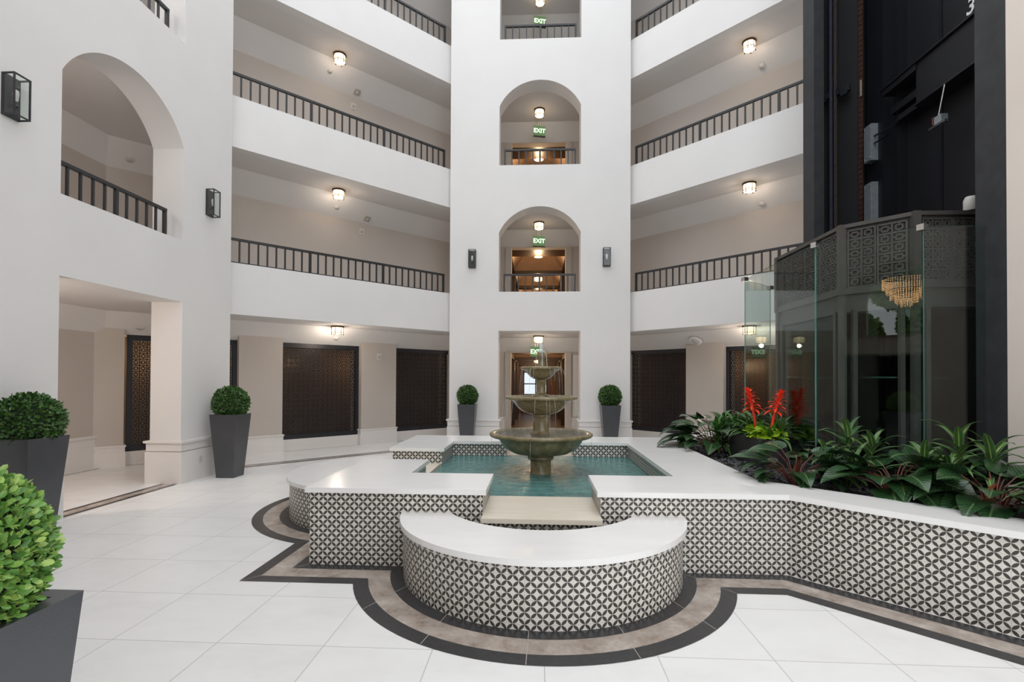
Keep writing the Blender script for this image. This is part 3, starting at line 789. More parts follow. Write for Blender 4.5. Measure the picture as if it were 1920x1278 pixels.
# ------------------------------------------------------------------ small ceiling and wall fittings
nL = Vector((-1, 1, -R2 * 1.13)).normalized()
def on_margin(loc, side):
    """frame of the sloped margin: local z points down and into the room"""
    hx = 1 if side == 'L' else -1
    sl = math.atan2(.345, .75 / R2)
    n = Vector((hx * math.sin(sl) / R2, -math.sin(sl) / R2, -math.cos(sl)))
    z = n; x = Vector((1, hx, 0)).normalized(); y = z.cross(x)
    return Matrix(((x.x, y.x, z.x, loc[0]), (x.y, y.y, z.y, loc[1]), (x.z, y.z, z.z, loc[2]), (0, 0, 0, 1)))
def margin_pt(p, side, k):
    # project onto the margin surface along the slope: returns z for plan position
    c = (p[1] - p[0]) if side == 'L' else (p[1] + p[0])
    return CEILZ[k] - (c - 15.1) / .75 * .345
def disc(p, side, k, r, name, label, cat, mat='whiteplastic', sq=False):
    loc = (p[0], p[1], margin_pt(p, side, k)); t = thing(name, label, cat, (0, 0, 0)); t.matrix_world = on_margin(loc, side)
    m = MB()
    if sq:
        m.box(-r, r, -r, r, 0, .03); hs_ = build(m, 'housing', 'beigeplastic', t)
        m = MB(); m.lathe([(r * .55, .03), (r * .5, .045), (0, .05)], 20); build(m, 'lens', 'greyplastic', hs_)
    else:
        m.lathe([(r, 0), (r, .012), (r * .88, .02), (0, .022)], 32); build(m, 'rim', mat, t)
        m = MB(); m.lathe([(r * .62, .021), (r * .55, .034), (0, .036)], 28); build(m, 'grille', 'greyplastic', t)
    return t
disc((-4.60, 10.83), 'L', 2, .055, 'smoke_detector', 'small round detector on the left wing ceiling, third floor', 'detector')
disc((-4.50, 11.02), 'L', 1, .055, 'smoke_detector', 'small round detector on the left wing ceiling, second floor', 'detector')
disc((-4.50, 11.05), 'L', 0, .055, 'smoke_detector', 'small round detector on the left wing ceiling, under the ground-floor lamp', 'detector')
disc((4.745, 10.90), 'R', 2, .06, 'smoke_detector', 'small round detector on the right wing ceiling, third floor', 'detector')
disc((4.76, 10.93), 'R', 1, .06, 'smoke_detector', 'small round detector on the right wing ceiling, second floor', 'detector')
disc((3.66, 11.87), 'R', 0, .155, 'ceiling_speaker', 'large round white speaker on the right wing ceiling, ground floor', 'speaker', 'white')
disc((-7.13, 8.42), 'L', 1, .07, 'smoke_detector', 'round detector seen through the left pier arch', 'detector')
disc((-7.02, 8.56), 'L', 0, .07, 'smoke_detector', 'round detector seen through the left pier doorway', 'detector')
for p, k in (((-4.22, 11.46), 2), ((-4.02, 11.64), 1), ((-3.74, 12.03), 0)):
    disc(p, 'L', k, .065, 'alarm_strobe', 'square tan alarm strobe on the left wing ceiling, %s' % fl[k], 'alarm', sq=True)
for x, k, z in ((-4.33, 2, 7.91), (-4.17, 1, 5.015), (-3.79, 0, 2.07)):
    c = 15.85 if k else 15.66
    t = thing('wall_plate', 'small cream wall plate on the left wing, %s' % fl[k], 'plate', (x, x + c, z), PI / 4)
    m = MB(); m.box(-.055, .055, -.022, 0, -.075, .075); build(m, 'plate_body', 'whiteplastic', t)
    m = MB(); m.box(-.03, .03, -.032, -.022, -.045, .02); build(m, 'insert', 'beigeplastic', t)
t = thing('wall_outlet', 'white socket plate on the left pier base beside the planter', 'outlet', (XW + .035, 7.50, .30), PI / 2)
m = MB(); m.box(-.04, .04, -.008, 0, -.06, .06); build(m, 'plate_body', 'whiteplastic', t)
m = MB(); m.box(-.018, .018, -.011, -.008, -.04, .04); build(m, 'sockets', 'greyplastic', t)

# ------------------------------------------------------------------ fountain basin
BC = (.037, 6.05); HB = 1.957; HI = 1.242; SP = .45
ZC0, ZC1 = .602, .645
x0, x1, y0, y1 = BC[0] - HB, BC[0] + HB, BC[1] - HB, BC[1] + HB
ix0, ix1, iy0, iy1 = BC[0] - HI, BC[0] + HI, BC[1] - HI, BC[1] + HI
sx0, sx1, sy0, sy1 = BC[0] - SP, BC[0] + SP, BC[1] - SP, BC[1] + SP
FL = [(x0, y0), (sx0, y0), (sx0, iy0), (ix0, iy0), (ix0, sy0), (x0, sy0)]
BLp = [(x0, sy1), (ix0, sy1), (ix0, iy1), (sx0, iy1), (sx0, y1), (x0, y1)]
XE = 3.96
RP_ = [(sx1, y0), (x1, y0), (XE, y0 - (XE - x1)), (XE, y0 - (XE - x1) + .605), (x1 + .01, y0 + .605 - .01), (x1 + .01, y1 - .605 + .01), (XE, y1 + (XE - x1) - .605), (XE, y1 + (XE - x1)), (x1, y1), (sx1, y1), (sx1, iy1), (ix1, iy1), (ix1, iy0), (sx1, iy0)]
def off_closed(pts, d):
    n = len(pts); ar = sum(pts[i][0] * pts[(i + 1) % n][1] - pts[(i + 1) % n][0] * pts[i][1] for i in range(n))
    if ar < 0: d = -d
    out = []
    for i in range(n):
        p = Vector(pts[i]); a = Vector(pts[i - 1]); b = Vector(pts[(i + 1) % n])
        e1 = (p - a).normalized(); e2 = (b - p).normalized(); n1 = Vector((-e1.y, e1.x)); n2 = Vector((-e2.y, e2.x))
        out.append(tuple(p + (n1 + n2) * (d / (1 + n1.dot(n2)))))
    return out
basin = thing('fountain_basin', 'raised white-topped pool basin and planting bed clad in petal-pattern tiles', 'basin', (0, 0, 0))
for L in (FL, BLp, RP_):
    m = MB(); m.prism([off_closed(L, .03)], 0, ZC0); tw = build(m, 'tiled_wall', 'petal', basin)
    m = MB(); m.prism([L], ZC0, ZC1); build(m, 'coping', 'coping', tw)
# low cross walls under the spillways
lw = []
for q in ([(sx0 - .03, y0 + .03), (sx1 + .03, y0 + .03), (sx1 + .03, iy0 - .03), (sx0 - .03, iy0 - .03)],
          [(sx0 - .03, iy1 + .03), (sx1 + .03, iy1 + .03), (sx1 + .03, y1 - .03), (sx0 - .03, y1 - .03)],
          [(x0 + .03, sy0 - .03), (ix0 - .03, sy0 - .03), (ix0 - .03, sy1 + .03), (x0 + .03, sy1 + .03)]):
    m = MB(); m.prism([q], 0, .405); lw.append(build(m, 'low_wall', 'petal', basin))
for qi, bx in ((0, (sx0 - .028, sx1 + .028, y0 - .12, iy0 - .05)), (1, (sx0 - .028, sx1 + .028, iy1 + .05, y1 + .12)), (2, (x0 - .12, ix0 - .05, sy0 - .028, sy1 + .028))):
    m = MB(); m.box(*bx, .41, .447); build(m, 'spillway_slab', 'spill', lw[qi])
m = MB(); m.box(ix0 - .02, ix1 + .02, iy0 - .02, iy1 + .02, .06, .12); build(m, 'pool_floor', noisy('teal_pool_floor', (.06, .2, .19), (.09, .26, .25), 4, .5), basin)
m = MB(); m.prism([off_closed([RP_[3], RP_[4], RP_[5], RP_[6]], -.02)], .40, .555); build(m, 'soil', 'soil', basin)
m = MB()
NG = 90
hw = HI + .025
rows = [[(BC[0] - hw + 2 * hw * i / NG, BC[1] - hw + 2 * hw * j / NG, .435 + .006 * math.sin(38 * math.hypot((i / NG - .5) * 2 * hw, (j / NG - .5) * 2 * hw)) * math.exp(-1.6 * math.hypot((i / NG - .5) * 2 * hw, (j / NG - .5) * 2 * hw))) for i in range(NG + 1)] for j in range(NG + 1)]
m.grid(rows)
tag(build(m, 'pool_water', 'water'), 'rippling teal water filling the fountain basin', 'water')

# curved benches
def crescent(Ro, yc, Ri, yci, n=48):
    """bench plan in a frame where the wall is y=0 and the bench grows to -y"""
    ao = math.acos(max(-1, min(1, yc / Ro)))      # angle from -y where outer arc meets the wall
    hx = math.sqrt(Ro * Ro - yc * yc); pts = []
    a1 = PI - ao if yc > 0 else ao
    a1 = math.atan2(hx, -yc) if yc < 0 else math.atan2(hx, -yc)
    A = math.pi - math.acos(yc / Ro)
    for k in range(n + 1):
        a = -A + 2 * A * k / n
        pts.append((Ro * math.sin(a), yc - Ro * math.cos(a)))
    hi = math.sqrt(Ri * Ri - yci * yci); B = math.asin(hi / Ri)
    for k in range(n + 1):
        a = B - 2 * B * k / n
        pts.append((Ri * math.sin(a), yci - Ri * math.cos(a)))
    return pts
def crescent2(Ro, yc, Ri, yci, n=48):
    pts = []
    A = PI - math.acos(-0.0 + max(-1, min(1, yc / Ro))) if False else math.acos(yc / Ro)
    # angle measured from -y direction: point = (Ro sin a, yc - Ro cos a); wall y=0 -> cos a = yc/Ro
    for k in range(n + 1):
        a = -A + 2 * A * k / n; pts.append((Ro * math.sin(a), yc - Ro * math.cos(a)))
    B = math.acos(yci / Ri)
    for k in range(n + 1):
        a = B - 2 * B * k / n; pts.append((Ri * math.sin(a), yci - Ri * math.cos(a)))
    return pts
def bench(loc, rz, label):
    t = thing('curved_bench', label, 'bench', loc, rz, 'crescent benches round the fountain')
    m = MB(); m.prism([crescent2(1.127, .119, .89, .43)], 0, .405, smooth=False); build(m, 'tiled_base', 'petal', t)
    m = MB(); m.prism([crescent2(1.157, .119, .853, .43)], .405, .447); build(m, 'seat_slab', 'coping', t)
    return t
WY = y0 + .03
bench((BC[0], WY - .001, 0), 0, 'crescent tiled bench with white seat at the front of the fountain')
bench((x0 + .03 - .001, BC[1], 0), -PI / 2, 'crescent tiled bench with white seat on the left side of the fountain')
bench((BC[0], y1 - .03 + .001, 0), PI, 'crescent tiled bench hidden behind the fountain basin, towards the central pier')

# inlaid floor border round the basin
def outline(d, n=40):
    w = HB - .03; L, Rr, F, B = BC[0] - w - d, BC[0] + w, BC[1] - w - d, BC[1] + w + d
    Ro = 1.127 + d; yc = .119 + d
    A = math.acos(yc / Ro); pts = []
    q = d * math.tan(PI / 8)
    pts.append((XE, F + d - (XE - Rr) - d * R2)); pts.append((Rr + q * -1 + 0, F))
    for k in range(n + 1):
        a = A - 2 * A * k / n; pts.append((BC[0] + Ro * math.sin(a), F + yc - Ro * math.cos(a)))
    pts.append((L, F))
    for k in range(n + 1):
        a = A - 2 * A * k / n; pts.append((L + yc - Ro * math.cos(a), BC[1] - Ro * math.sin(a)))
    pts.append((L, B))
    for k in range(n + 1):
        a = A - 2 * A * k / n; pts.append((BC[0] - Ro * math.sin(a), B - yc + Ro * math.cos(a)))
    pts.append((Rr - q, B)); pts.append((XE, B - d + (XE - Rr) + d * R2))
    return pts
def ribbon(d0, d1, z):
    m = MB(); a, b = outline(d0), outline(d1)
    for i in range(len(a) - 1): m.face([(*a[i], z), (*b[i], z), (*b[i + 1], z), (*a[i + 1], z)][::-1])
    return m
struct(ribbon(-.02, .100, .0022), 'trim_1', 'darkstone')
struct(ribbon(.100, .265, .0020), 'trim_2', 'marble')
struct(ribbon(.265, .375, .0022), 'trim_3', 'darkstone')
m = MB(); oa, ob = outline(0), outline(.375)
for i in list(range(2, 43, 7)) + list(range(44, 85, 7)) + list(range(86, 127, 7)) + [43, 85]:
    a = Vector(oa[i]); b = Vector(ob[i]); e = (b - a).normalized(); n = Vector((-e.y, e.x)) * .002
    m.face([(*(a - n), .0027), (*(b - n), .0027), (*(b + n), .0027), (*(a + n), .0027)][::-1])
struct(m, 'trim_20', noisy('pale_joint', (.42, .39, .36), (.46, .43, .40), 5))
# inlay strips in front of the galleries
def strips(idx, a, b, n, mats=('darkstone', 'marble', 'darkstone'), ws=(.065, .13, .06)):
    a = Vector(a); b = Vector(b); n = Vector(n).normalized(); o = 0
    for w, mt in zip(ws, mats):
        m = MB(); P = [a + n * o, b + n * o, b + n * (o + w), a + n * (o + w)]
        e = b - a
        if e.x * n.y - e.y * n.x < 0: P = P[::-1]
        m.face([(p.x, p.y, .002) for p in P]); struct(m, 'trim_%d' % idx[0], mt); idx[0] += 1; o += w
idx = [4]
strips(idx, (-5.2, 8.30), (-2.12, 11.38), (-1, 1))
strips(idx, (5.2, 8.30), (2.2, 11.30), (1, 1))
strips(idx, (XW - .01, 5.0), (XW - .01, 7.3), (-1, 0))
strips(idx, (-1.0, YN + .02), (1.1, YN + .02), (0, 1))
strips(idx, (-7.55, 8.12), (-1.9, 13.77), (-1, 1), ('darkstone',), (.03,))
strips(idx, (-7.4, 4.0), (-7.4, 8.2), (-1, 0), ('darkstone',), (.03,))

# ------------------------------------------------------------------ tiered fountain
FC = (.046, 6.05, 0)
t = thing('tiered_fountain', 'three-tiered olive-brown stone fountain running with water', 'fountain', FC)
def lath(name, prof, mat='stone', n=64): m = MB(); m.lathe(prof, n); return build(m, name, mat, t)
lath('pedestal', [(.17, .12), (.17, .40), (.135, .42), (.124, .45), (.122, .56), (.126, .585), (.150, .595), (.157, .615), (.150, .64), (.13, .65), (.13, .68)])
lath('lower_bowl', [(.10, .66), (.22, .655), (.33, .675), (.42, .725), (.475, .79), (.505, .84), (.535, .857), (.585, .862), (.607, .872), (.617, .888), (.612, .906), (.595, .917), (.57, .915), (.545, .895), (.50, .84), (.42, .78), (.2, .74), (0, .74)])
lath('lower_stem', [(.14, .74), (.14, .885), (.128, .905), (.105, .92), (.094, .945), (.092, 1.085), (.098, 1.098), (.108, 1.105), (.108, 1.128), (.09, 1.14), (.09, 1.16)])
lath('middle_bowl', [(.08, 1.138), (.14, 1.138), (.205, 1.158), (.265, 1.198), (.308, 1.245), (.335, 1.285), (.365, 1.298), (.408, 1.302), (.426, 1.312), (.434, 1.325), (.430, 1.341), (.415, 1.350), (.395, 1.348), (.37, 1.33), (.33, 1.28), (.22, 1.22), (0, 1.21)])
lath('upper_stem', [(.105, 1.22), (.103, 1.335), (.09, 1.36), (.066, 1.375), (.056, 1.40), (.055, 1.505), (.062, 1.515), (.066, 1.528), (.06, 1.545), (.05, 1.55), (.05, 1.57)])
lath('top_bowl', [(.05, 1.548), (.085, 1.552), (.125, 1.575), (.16, 1.61), (.187, 1.645), (.205, 1.658), (.234, 1.662), (.246, 1.672), (.249, 1.683), (.243, 1.694), (.228, 1.70), (.21, 1.695), (.19, 1.67), (.12, 1.63), (0, 1.62)])
lath('finial', [(.05, 1.63), (.05, 1.70), (.042, 1.72), (.037, 1.765), (.040, 1.79), (.046, 1.80), (.050, 1.825), (.050, 1.85), (.042, 1.875), (.026, 1.892), (.018, 1.895), (0, 1.895)], n=40)
lath('water_surface', [(.555, .897), (.3, .899), (.142, .9)], 'bowlwater')
lath('water_surface', [(.385, 1.334), (.2, 1.335), (.104, 1.336)], 'bowlwater')
lath('water_surface', [(.215, 1.69), (.1, 1.69), (.05, 1.692)], 'bowlwater')
def strand(m, a, r0, z0, z1, out, w):
    c, s = math.cos(a), math.sin(a); n = 9; P = []; W = []
    for i in range(n):
        q = i / (n - 1); r = r0 + out * math.sqrt(q); P.append((r * c, r * s, z0 + (z1 - z0) * q)); W.append(w * (1 - .5 * q) * random.uniform(.7, 1.3))
    m.tube(P, W, 5)
for r0, z0, z1, cnt, out in ((.245, 1.675, 1.335, 22, .05), (.43, 1.312, .90, 26, .05), (.612, .87, .436, 18, .03)):
    m = MB(); r = random.Random(int(r0 * 1000))
    for i in range(cnt):
        a = 2 * PI * i / cnt + r.uniform(-.35, .35)
        if r.random() < .7: strand(m, a, r0, z0, z1 if r.random() < .45 else z1 + (z0 - z1) * r.uniform(.2, .8), out * r.uniform(.2, 1), r.uniform(.0012, .0026))
    for i in range(26):                     # splash droplets at the foot of the fall
        a = r.uniform(0, 2 * PI); rr = r0 + out + r.uniform(-.05, .03); zz = z1 + r.uniform(.0, .05)
        if rr > .62 and z1 > .8: continue
        m.lathe([(0, -.004), (.004, 0), (0, .004)], 6, (rr * math.cos(a), rr * math.sin(a), zz + .004))
    build(m, 'falling_water', 'stream', t)['kind'] = 'stuff'
m = MB(); m.lathe([(.0, 1.99), (.016, 1.98), (.024, 1.955), (.02, 1.915), (.03, 1.893), (.046, 1.87)], 16)
for i in range(3):
    a = .3 + i * 2.3; m.tube([(.03 * math.cos(a), .03 * math.sin(a), 1.90), (.062 * math.cos(a), .062 * math.sin(a), 1.86), (.07 * math.cos(a), .07 * math.sin(a), 1.78), (.075 * math.cos(a), .075 * math.sin(a), 1.70)], .005, 5)
build(m, 'water_jet', 'stream', t)

# ------------------------------------------------------------------ planters with boxwood balls
def planter_mesh(top, base, h):
    m = MB(); T, B = top / 2, base / 2; rim = .045
    o0 = [(-B, -B, 0), (B, -B, 0), (B, B, 0), (-B, B, 0)]; o1 = [(-T, -T, h), (T, -T, h), (T, T, h), (-T, T, h)]
    i1 = [(-T + rim, -T + rim, h), (T - rim, -T + rim, h), (T - rim, T - rim, h), (-T + rim, T - rim, h)]
    i0 = [(p[0] * .93, p[1] * .93, h - .2) for p in i1]
    for A, Bq in ((o0, o1), (o1, i1), (i1, i0)):
        for k in range(4): m.face([A[k], A[(k + 1) % 4], Bq[(k + 1) % 4], Bq[k]])
    m.face(o0[::-1]); return m, i0
def leaf_ball(r, n, lsize, seed, c=(0, 0, 0)):
    rd = random.Random(seed); m = MB()
    m.lathe([(0, -r * .9)] + [(r * .9 * math.sin(PI * k / 12), -r * .9 * math.cos(PI * k / 12)) for k in range(1, 12)] + [(0, r * .9)], 24, c, 1)
    for i in range(n):
        z = 1 - 2 * (i + .5) / n; ph = i * 2.399963 + rd.uniform(-.2, .2); q = math.sqrt(max(0, 1 - z * z))
        nrm = Vector((q * math.cos(ph), q * math.sin(ph), z))
        p = Vector(c) + nrm * r * rd.uniform(.86, 1.0)
        d = (nrm * rd.uniform(.25, 1.0) + Vector((rd.uniform(-1, 1), rd.uniform(-1, 1), rd.uniform(-.5, 1))) * .75).normalized()
        s = d.cross(nrm + Vector((rd.uniform(-.4, .4), rd.uniform(-.4, .4), rd.uniform(-.4, .4)))).normalized(); u = s.cross(d)
        L = lsize * rd.uniform(.7, 1.2); w = L * .29; v = rd.random()
        a = p; b1 = p + d * L * .45 + s * w * .95 + u * w * .3; b2 = p + d * L * .45 - s * w * .95 + u * w * .3
        c1 = p + d * L * .8 + s * w * .75 + u * w * .2; c2 = p + d * L * .8 - s * w * .75 + u * w * .2
        e = p + d * L; mid = p + d * L * .5
        uv = (v, .5)
        m.face([a, b1, mid], [uv] * 3, 0, True); m.face([a, mid, b2], [uv] * 3, 0, True)
        m.face([mid, b1, c1, e], [uv] * 4, 0, True); m.face([mid, e, c2, b2], [uv] * 4, 0, True)
    return m
far_ball = leaf_ball(.255, 2900, .040, 3).mesh('foliage'); far_ball.materials.append(M['boxleaf']); far_ball.materials.append(M['core'])
near_ball = leaf_ball(.236, 11000, .0245, 5).mesh('foliage'); near_ball.materials.append(M['boxleafbright']); near_ball.materials.append(M['core'])
def topiary(x, y, h, label, ball, top=.42, base=.275, scale=1.0, dz=.19):
    t = thing('topiary_planter', label, 'potted plant', (x, y, 0), 0, 'slate grey planters with boxwood balls')
    m, i0 = planter_mesh(top, base, h); p = build(m, 'planter', 'planter', t)
    m = MB(); m.face([(q[0], q[1], h - .05) for q in [(-top / 2 + .046, -top / 2 + .046), (top / 2 - .046, -top / 2 + .046), (top / 2 - .046, top / 2 - .046), (-top / 2 + .046, top / 2 - .046)]]); build(m, 'soil', 'soil', t)
    o = link('foliage', ball, None, t, (0, 0, h + dz)); o.scale = (scale,) * 3
    m = MB(); m.tube([(0, 0, h - .06), (0, 0, h + .1)], .018, 8); build(m, 'stem', 'trunk', t)
    return t
topiary(-4.82, 7.705, .98, 'boxwood ball in tall grey planter right of the left pier doorway', far_ball, dz=.17)
topiary(-4.90, 4.63, .97, 'boxwood ball in tall grey planter left of the left pier doorway', far_ball, scale=1.03, dz=.15)
topiary(-1.42, 1.085, .98, 'bright boxwood ball in grey planter cut off at the lower left corner', near_ball, dz=.135)
topiary(-1.56, 11.235, .985, 'small boxwood ball in grey planter at the central pier, left of the fountain', far_ball, .40, .25, .89, .19)
topiary(1.61, 11.235, .985, 'small boxwood ball in grey planter at the central pier, right of the fountain', far_ball, .42, .26, .95, .19)

# ------------------------------------------------------------------ bed plants
def blade(m, base, d, L, W, droop, fold=.25, up=None, prof='oval', n=9, twist=0, mi=0):
    """leaf blade: starts at base in direction d, bends down by droop radians over its length"""
    d = Vector(d).normalized(); z = Vector((0, 0, 1))
    side = d.cross(z)
    if side.length < 1e-3: side = Vector((1, 0, 0))
    side.normalize()
    if twist: side = (Matrix.Rotation(twist, 3, d) @ side)
    p = Vector(base); rows = []; uvs = []; step = L / n; cur = d.copy()
    for i in range(n + 1):
        q = i / n
        if prof == 'oval': w = W * (math.sin(PI * min(1, q * .93 + .05)) ** .75) * (1.12 - .3 * q)
        elif prof == 'heart': w = W * (math.sin(PI * min(1, (q * .9 + .1) ** .8)) ** .8) * (1.25 - .5 * q)
        else: w = W * min(1, (q * 5 + .35)) * (1 - q ** 3.2)
        w = max(w, .0008)
        nrm = side.cross(cur).normalized()
        e = nrm * w * fold
        rows.append([p - side * w + e, p - side * w * .5 + e * .35, p.copy(), p + side * w * .5 + e * .35, p + side * w + e])
        uvs.append([(0, q), (.25, q), (.5, q), (.75, q), (1, q)])
        ax = side
        cur = (Matrix.Rotation(-droop / n * (0.4 + 1.2 * q), 3, ax) @ cur).normalized()
        p = p + cur * step
    m.grid(rows, uvs, mi=mi); return p
def philodendron(loc, label, seed, n=14, r=.34, L=.27, W=.075, sheath=True, az=None, hi=.30, group='dark philodendrons in the planting bed', extra=None):
    rd = random.Random(seed); t = thing('philodendron', label, 'plant', loc, 0, group)
    mf, ms = MB(), MB()
    lv = []
    for i in range(n):
        a = (i * 2.4 + rd.uniform(-.3, .3)) if az is None else rd.uniform(*az)
        el = rd.uniform(.15, 1.0); lv.append((a, el, 1))
    for a, el, s in lv + (extra or []):
        h = .12 + hi * math.sin(el) * rd.uniform(.6, 1.0); rr = r * math.cos(el) * rd.uniform(.55, 1.0)
        tip = Vector((rr * math.cos(a), rr * math.sin(a), h))
        ms.tube([(0, 0, -.04), tip * .5 + Vector((0, 0, .03 + .05 * el)), tip], [.008, .006, .005], 6)
        d = Vector((math.cos(a), math.sin(a), .55 * el - .05))
        blade(mf, tip, d, L * s * rd.uniform(.8, 1.2), W * s * rd.uniform(.85, 1.15), rd.uniform(.5, 1.1), .22, prof='heart', n=10, twist=rd.uniform(-.35, .35))
    build(mf, 'foliage', 'phil', t); build(ms, 'leaf_stalks', 'redstem', t)
    if sheath:
        m = MB(); b = Vector((rd.uniform(-.03, .03), rd.uniform(-.03, .03), .10))
        blade(m, b, (.15, -.25, 1), .17, .028, .15, 1.2, prof='oval', n=8); build(m, 'new_leaf', 'sheath', t)
    return t
def dracaena(loc, label, seed, canes, mat='drac', L=.34, W=.021, per=20, group='striped dracaenas in the planting bed'):
    rd = random.Random(seed); t = thing('dracaena', label, 'plant', loc, 0, group)
    mf, ms = MB(), MB()
    for (cx, cy, h) in canes:
        ms.tube([(cx * .5, cy * .5, -.04), (cx * .8, cy * .8, h * .5), (cx, cy, h)], [.012, .010, .009], 7)
        for i in range(per):
            q = i / per; a = i * 2.4 + rd.uniform(-.25, .25); el = .05 + 1.25 * q + rd.uniform(-.12, .12)
            z = h * (.35 + .65 * q) ; bx = Vector((cx * (.7 + .3 * q), cy * (.7 + .3 * q), z))
            d = Vector((math.cos(a) * math.cos(el), math.sin(a) * math.cos(el), math.sin(el)))
            blade(mf, bx, d, L * rd.uniform(.7, 1.15) * (1 - .25 * q), W * rd.uniform(.85, 1.2), rd.uniform(.7, 1.6), .35, prof='strap', n=10)
    build(mf, 'foliage', mat, t); build(ms, 'canes', 'stem', t)
    return t
SZ = .555
philodendron((2.42, 7.05, SZ), 'dark philodendron with orange new leaf at the back end of the bed', 11, 36, .48, .36, .105, hi=.46, extra=[(3.0, .25, 1.05), (2.5, .2, 1.0), (-2.9, .2, 1.05), (-2.3, .2, 1.0)])
dracaena((2.50, 6.92, SZ), 'bushy striped plant between back philodendron and black trough', 12, [(0, 0, .46), (.05, -.26, .44), (-.12, -.1, .36)], L=.34, per=30, W=.024, mat='strap')
philodendron((2.42, 4.84, SZ), 'dark philodendron with orange new leaf at the bend of the white coping', 21, 19, .30, .30, .09, hi=.30, extra=[(-1.9, .1, 1.15), (-2.6, .15, 1.1), (2.7, .2, 1.2), (-1.3, .1, 1.1)])
dracaena((2.92, 4.92, SZ), 'striped dracaena in the middle of the bed before the glass', 22, [(-.16, .02, .27), (.08, .10, .48), (.2, -.08, .40), (-.02, -.14, .22)], per=22, L=.38, W=.027)
philodendron((3.02, 4.42, SZ), 'dark philodendron with broad glossy leaves in the middle of the bed', 23, 28, .34, .37, .12, sheath=False, hi=.28, extra=[(-2.2, .1, 1.0), (-1.0, .1, 1.0), (-1.6, .1, .9)])
dracaena((3.42, 4.22, SZ), 'tall striped dracaena at the right, before the black column', 24, [(-.12, .0, .30), (.04, .10, .52), (.12, -.12, .42), (-.22, .14, .35)], per=24, L=.39, W=.029)
philodendron((3.34, 3.86, SZ), 'dark philodendron spilling over the coping at the right', 25, 28, .34, .34, .11, sheath=True, hi=.26, extra=[(-2.3, .1, 1.0), (-2.8, .1, 1.0), (-1.7, .1, 1.0)])
dracaena((3.60, 3.72, SZ), 'striped dracaena at the right edge, before the beige wall', 26, [(0, 0, .38), (.05, -.2, .32)], per=20, L=.34, W=.027)
philodendron((3.52, 3.28, SZ), 'dark philodendron cut off by the right edge', 27, 18, .24, .28, .09, sheath=False, hi=.25, extra=[(-2.4, .1, 1.0), (3.0, .1, 1.0)])
dracaena((3.15, 5.15, SZ), 'low striped plant close to the corner of the glass', 28, [(.05, .0, .2), (-.15, .12, .18)], per=14, L=.28)

# black trough with bromeliads
TX0, TX1, TY0, TY1, TZ = 2.478, 2.795, 5.775, 6.63, .895
t = thing('trough_planter', 'black rectangular trough holding the red flowers', 'planter', (0, 0, 0))
m = MB()
m.prism([[(TX0, TY0), (TX1, TY0), (TX1, TY1), (TX0, TY1)], [(TX0 + .02, TY0 + .02), (TX1 - .02, TY0 + .02), (TX1 - .02, TY1 - .02), (TX0 + .02, TY1 - .02)]], SZ - .02, TZ)
build(m, 'trough', 'boxplanter', t)
m = MB(); m.box(TX0 + .02, TX1 - .02, TY0 + .02, TY1 - .02, TZ - .06, TZ - .035); build(m, 'soil', 'soil', t)
def bromeliad(loc, label, seed, lean, hgt):
    rd = random.Random(seed); t = thing('bromeliad', label, 'plant', loc, 0, 'red bromeliads in the trough')
    m = MB()
    for i in range(18):
        a = i * 2.4; el = .35 + .05 * i
        blade(m, (0, 0, 0), (math.cos(a) * math.cos(el), math.sin(a) * math.cos(el), math.sin(el)), rd.uniform(.28, .38), .032, rd.uniform(.5, 1.2), .4, prof='strap')
    build(m, 'foliage', 'strap', t)
    ms, mfl = MB(), MB(); P = [Vector((lean[0] * q * q, lean[1] * q * q, hgt * q)) for q in (0, .25, .5, .75, 1)]
    ms.tube(P, [.016, .016, .017, .014, .006], 8); build(ms, 'flower_stalk', 'bract', t)
    for i in range(34):
        q = .56 + .44 * i / 34; a = i * 2.4; el = -.1 + 1.25 * ((q - .56) / .44) ** 1.5
        b = Vector((lean[0] * q * q, lean[1] * q * q, hgt * q))
        blade(mfl, b, (math.cos(a) * math.cos(el), math.sin(a) * math.cos(el), math.sin(el) + .25), .125 * (1.25 - .6 * (q - .56) / .44), .021, 1.1, .4, prof='strap', n=6)
    build(mfl, 'flower_spike', 'bract', t); return t
bromeliad((2.60, 6.13, TZ - .03), 'left red bromeliad spike standing in the black trough', 31, (-.10, .0), .56)
bromeliad((2.66, 5.88, TZ - .03), 'right red bromeliad spike leaning right in the black trough', 32, (.10, -.05), .54)
rd = random.Random(33); m = MB()
for i in range(80):
    a = rd.uniform(0, 2 * PI); b = Vector((rd.uniform(TX0 + .01, TX1 - .02), rd.uniform(TY0 + .0, TY0 + .33), TZ - .03 + rd.uniform(0, .12)))
    blade(m, b, (math.cos(a) * .8 - .15, math.sin(a) * .8 - .25, rd.uniform(.2, .9)), rd.uniform(.10, .15), rd.uniform(.034, .05), rd.uniform(.6, 1.6), rd.uniform(-.3, .4), prof='heart', n=7, twist=rd.uniform(-.6, .6))
tag(build(m, 'lime_pothos', 'lime'), 'clump of bright lime leaves at the front of the black trough', 'plant')
dracaena((2.66, 6.42, TZ - .05), 'green spider-like plant at the left end of the black trough', 34, [(0, 0, .18), (-.04, .1, .16), (-.05, -.12, .16)], 'drac', .34, .019, 28, 'striped plants in the trough')
dracaena((2.72, 5.95, TZ - .05), 'green spider-like plant at the right end of the black trough', 35, [(.05, -.08, .14), (.06, .08, .16)], 'drac', .36, .018, 24, 'striped plants in the trough')

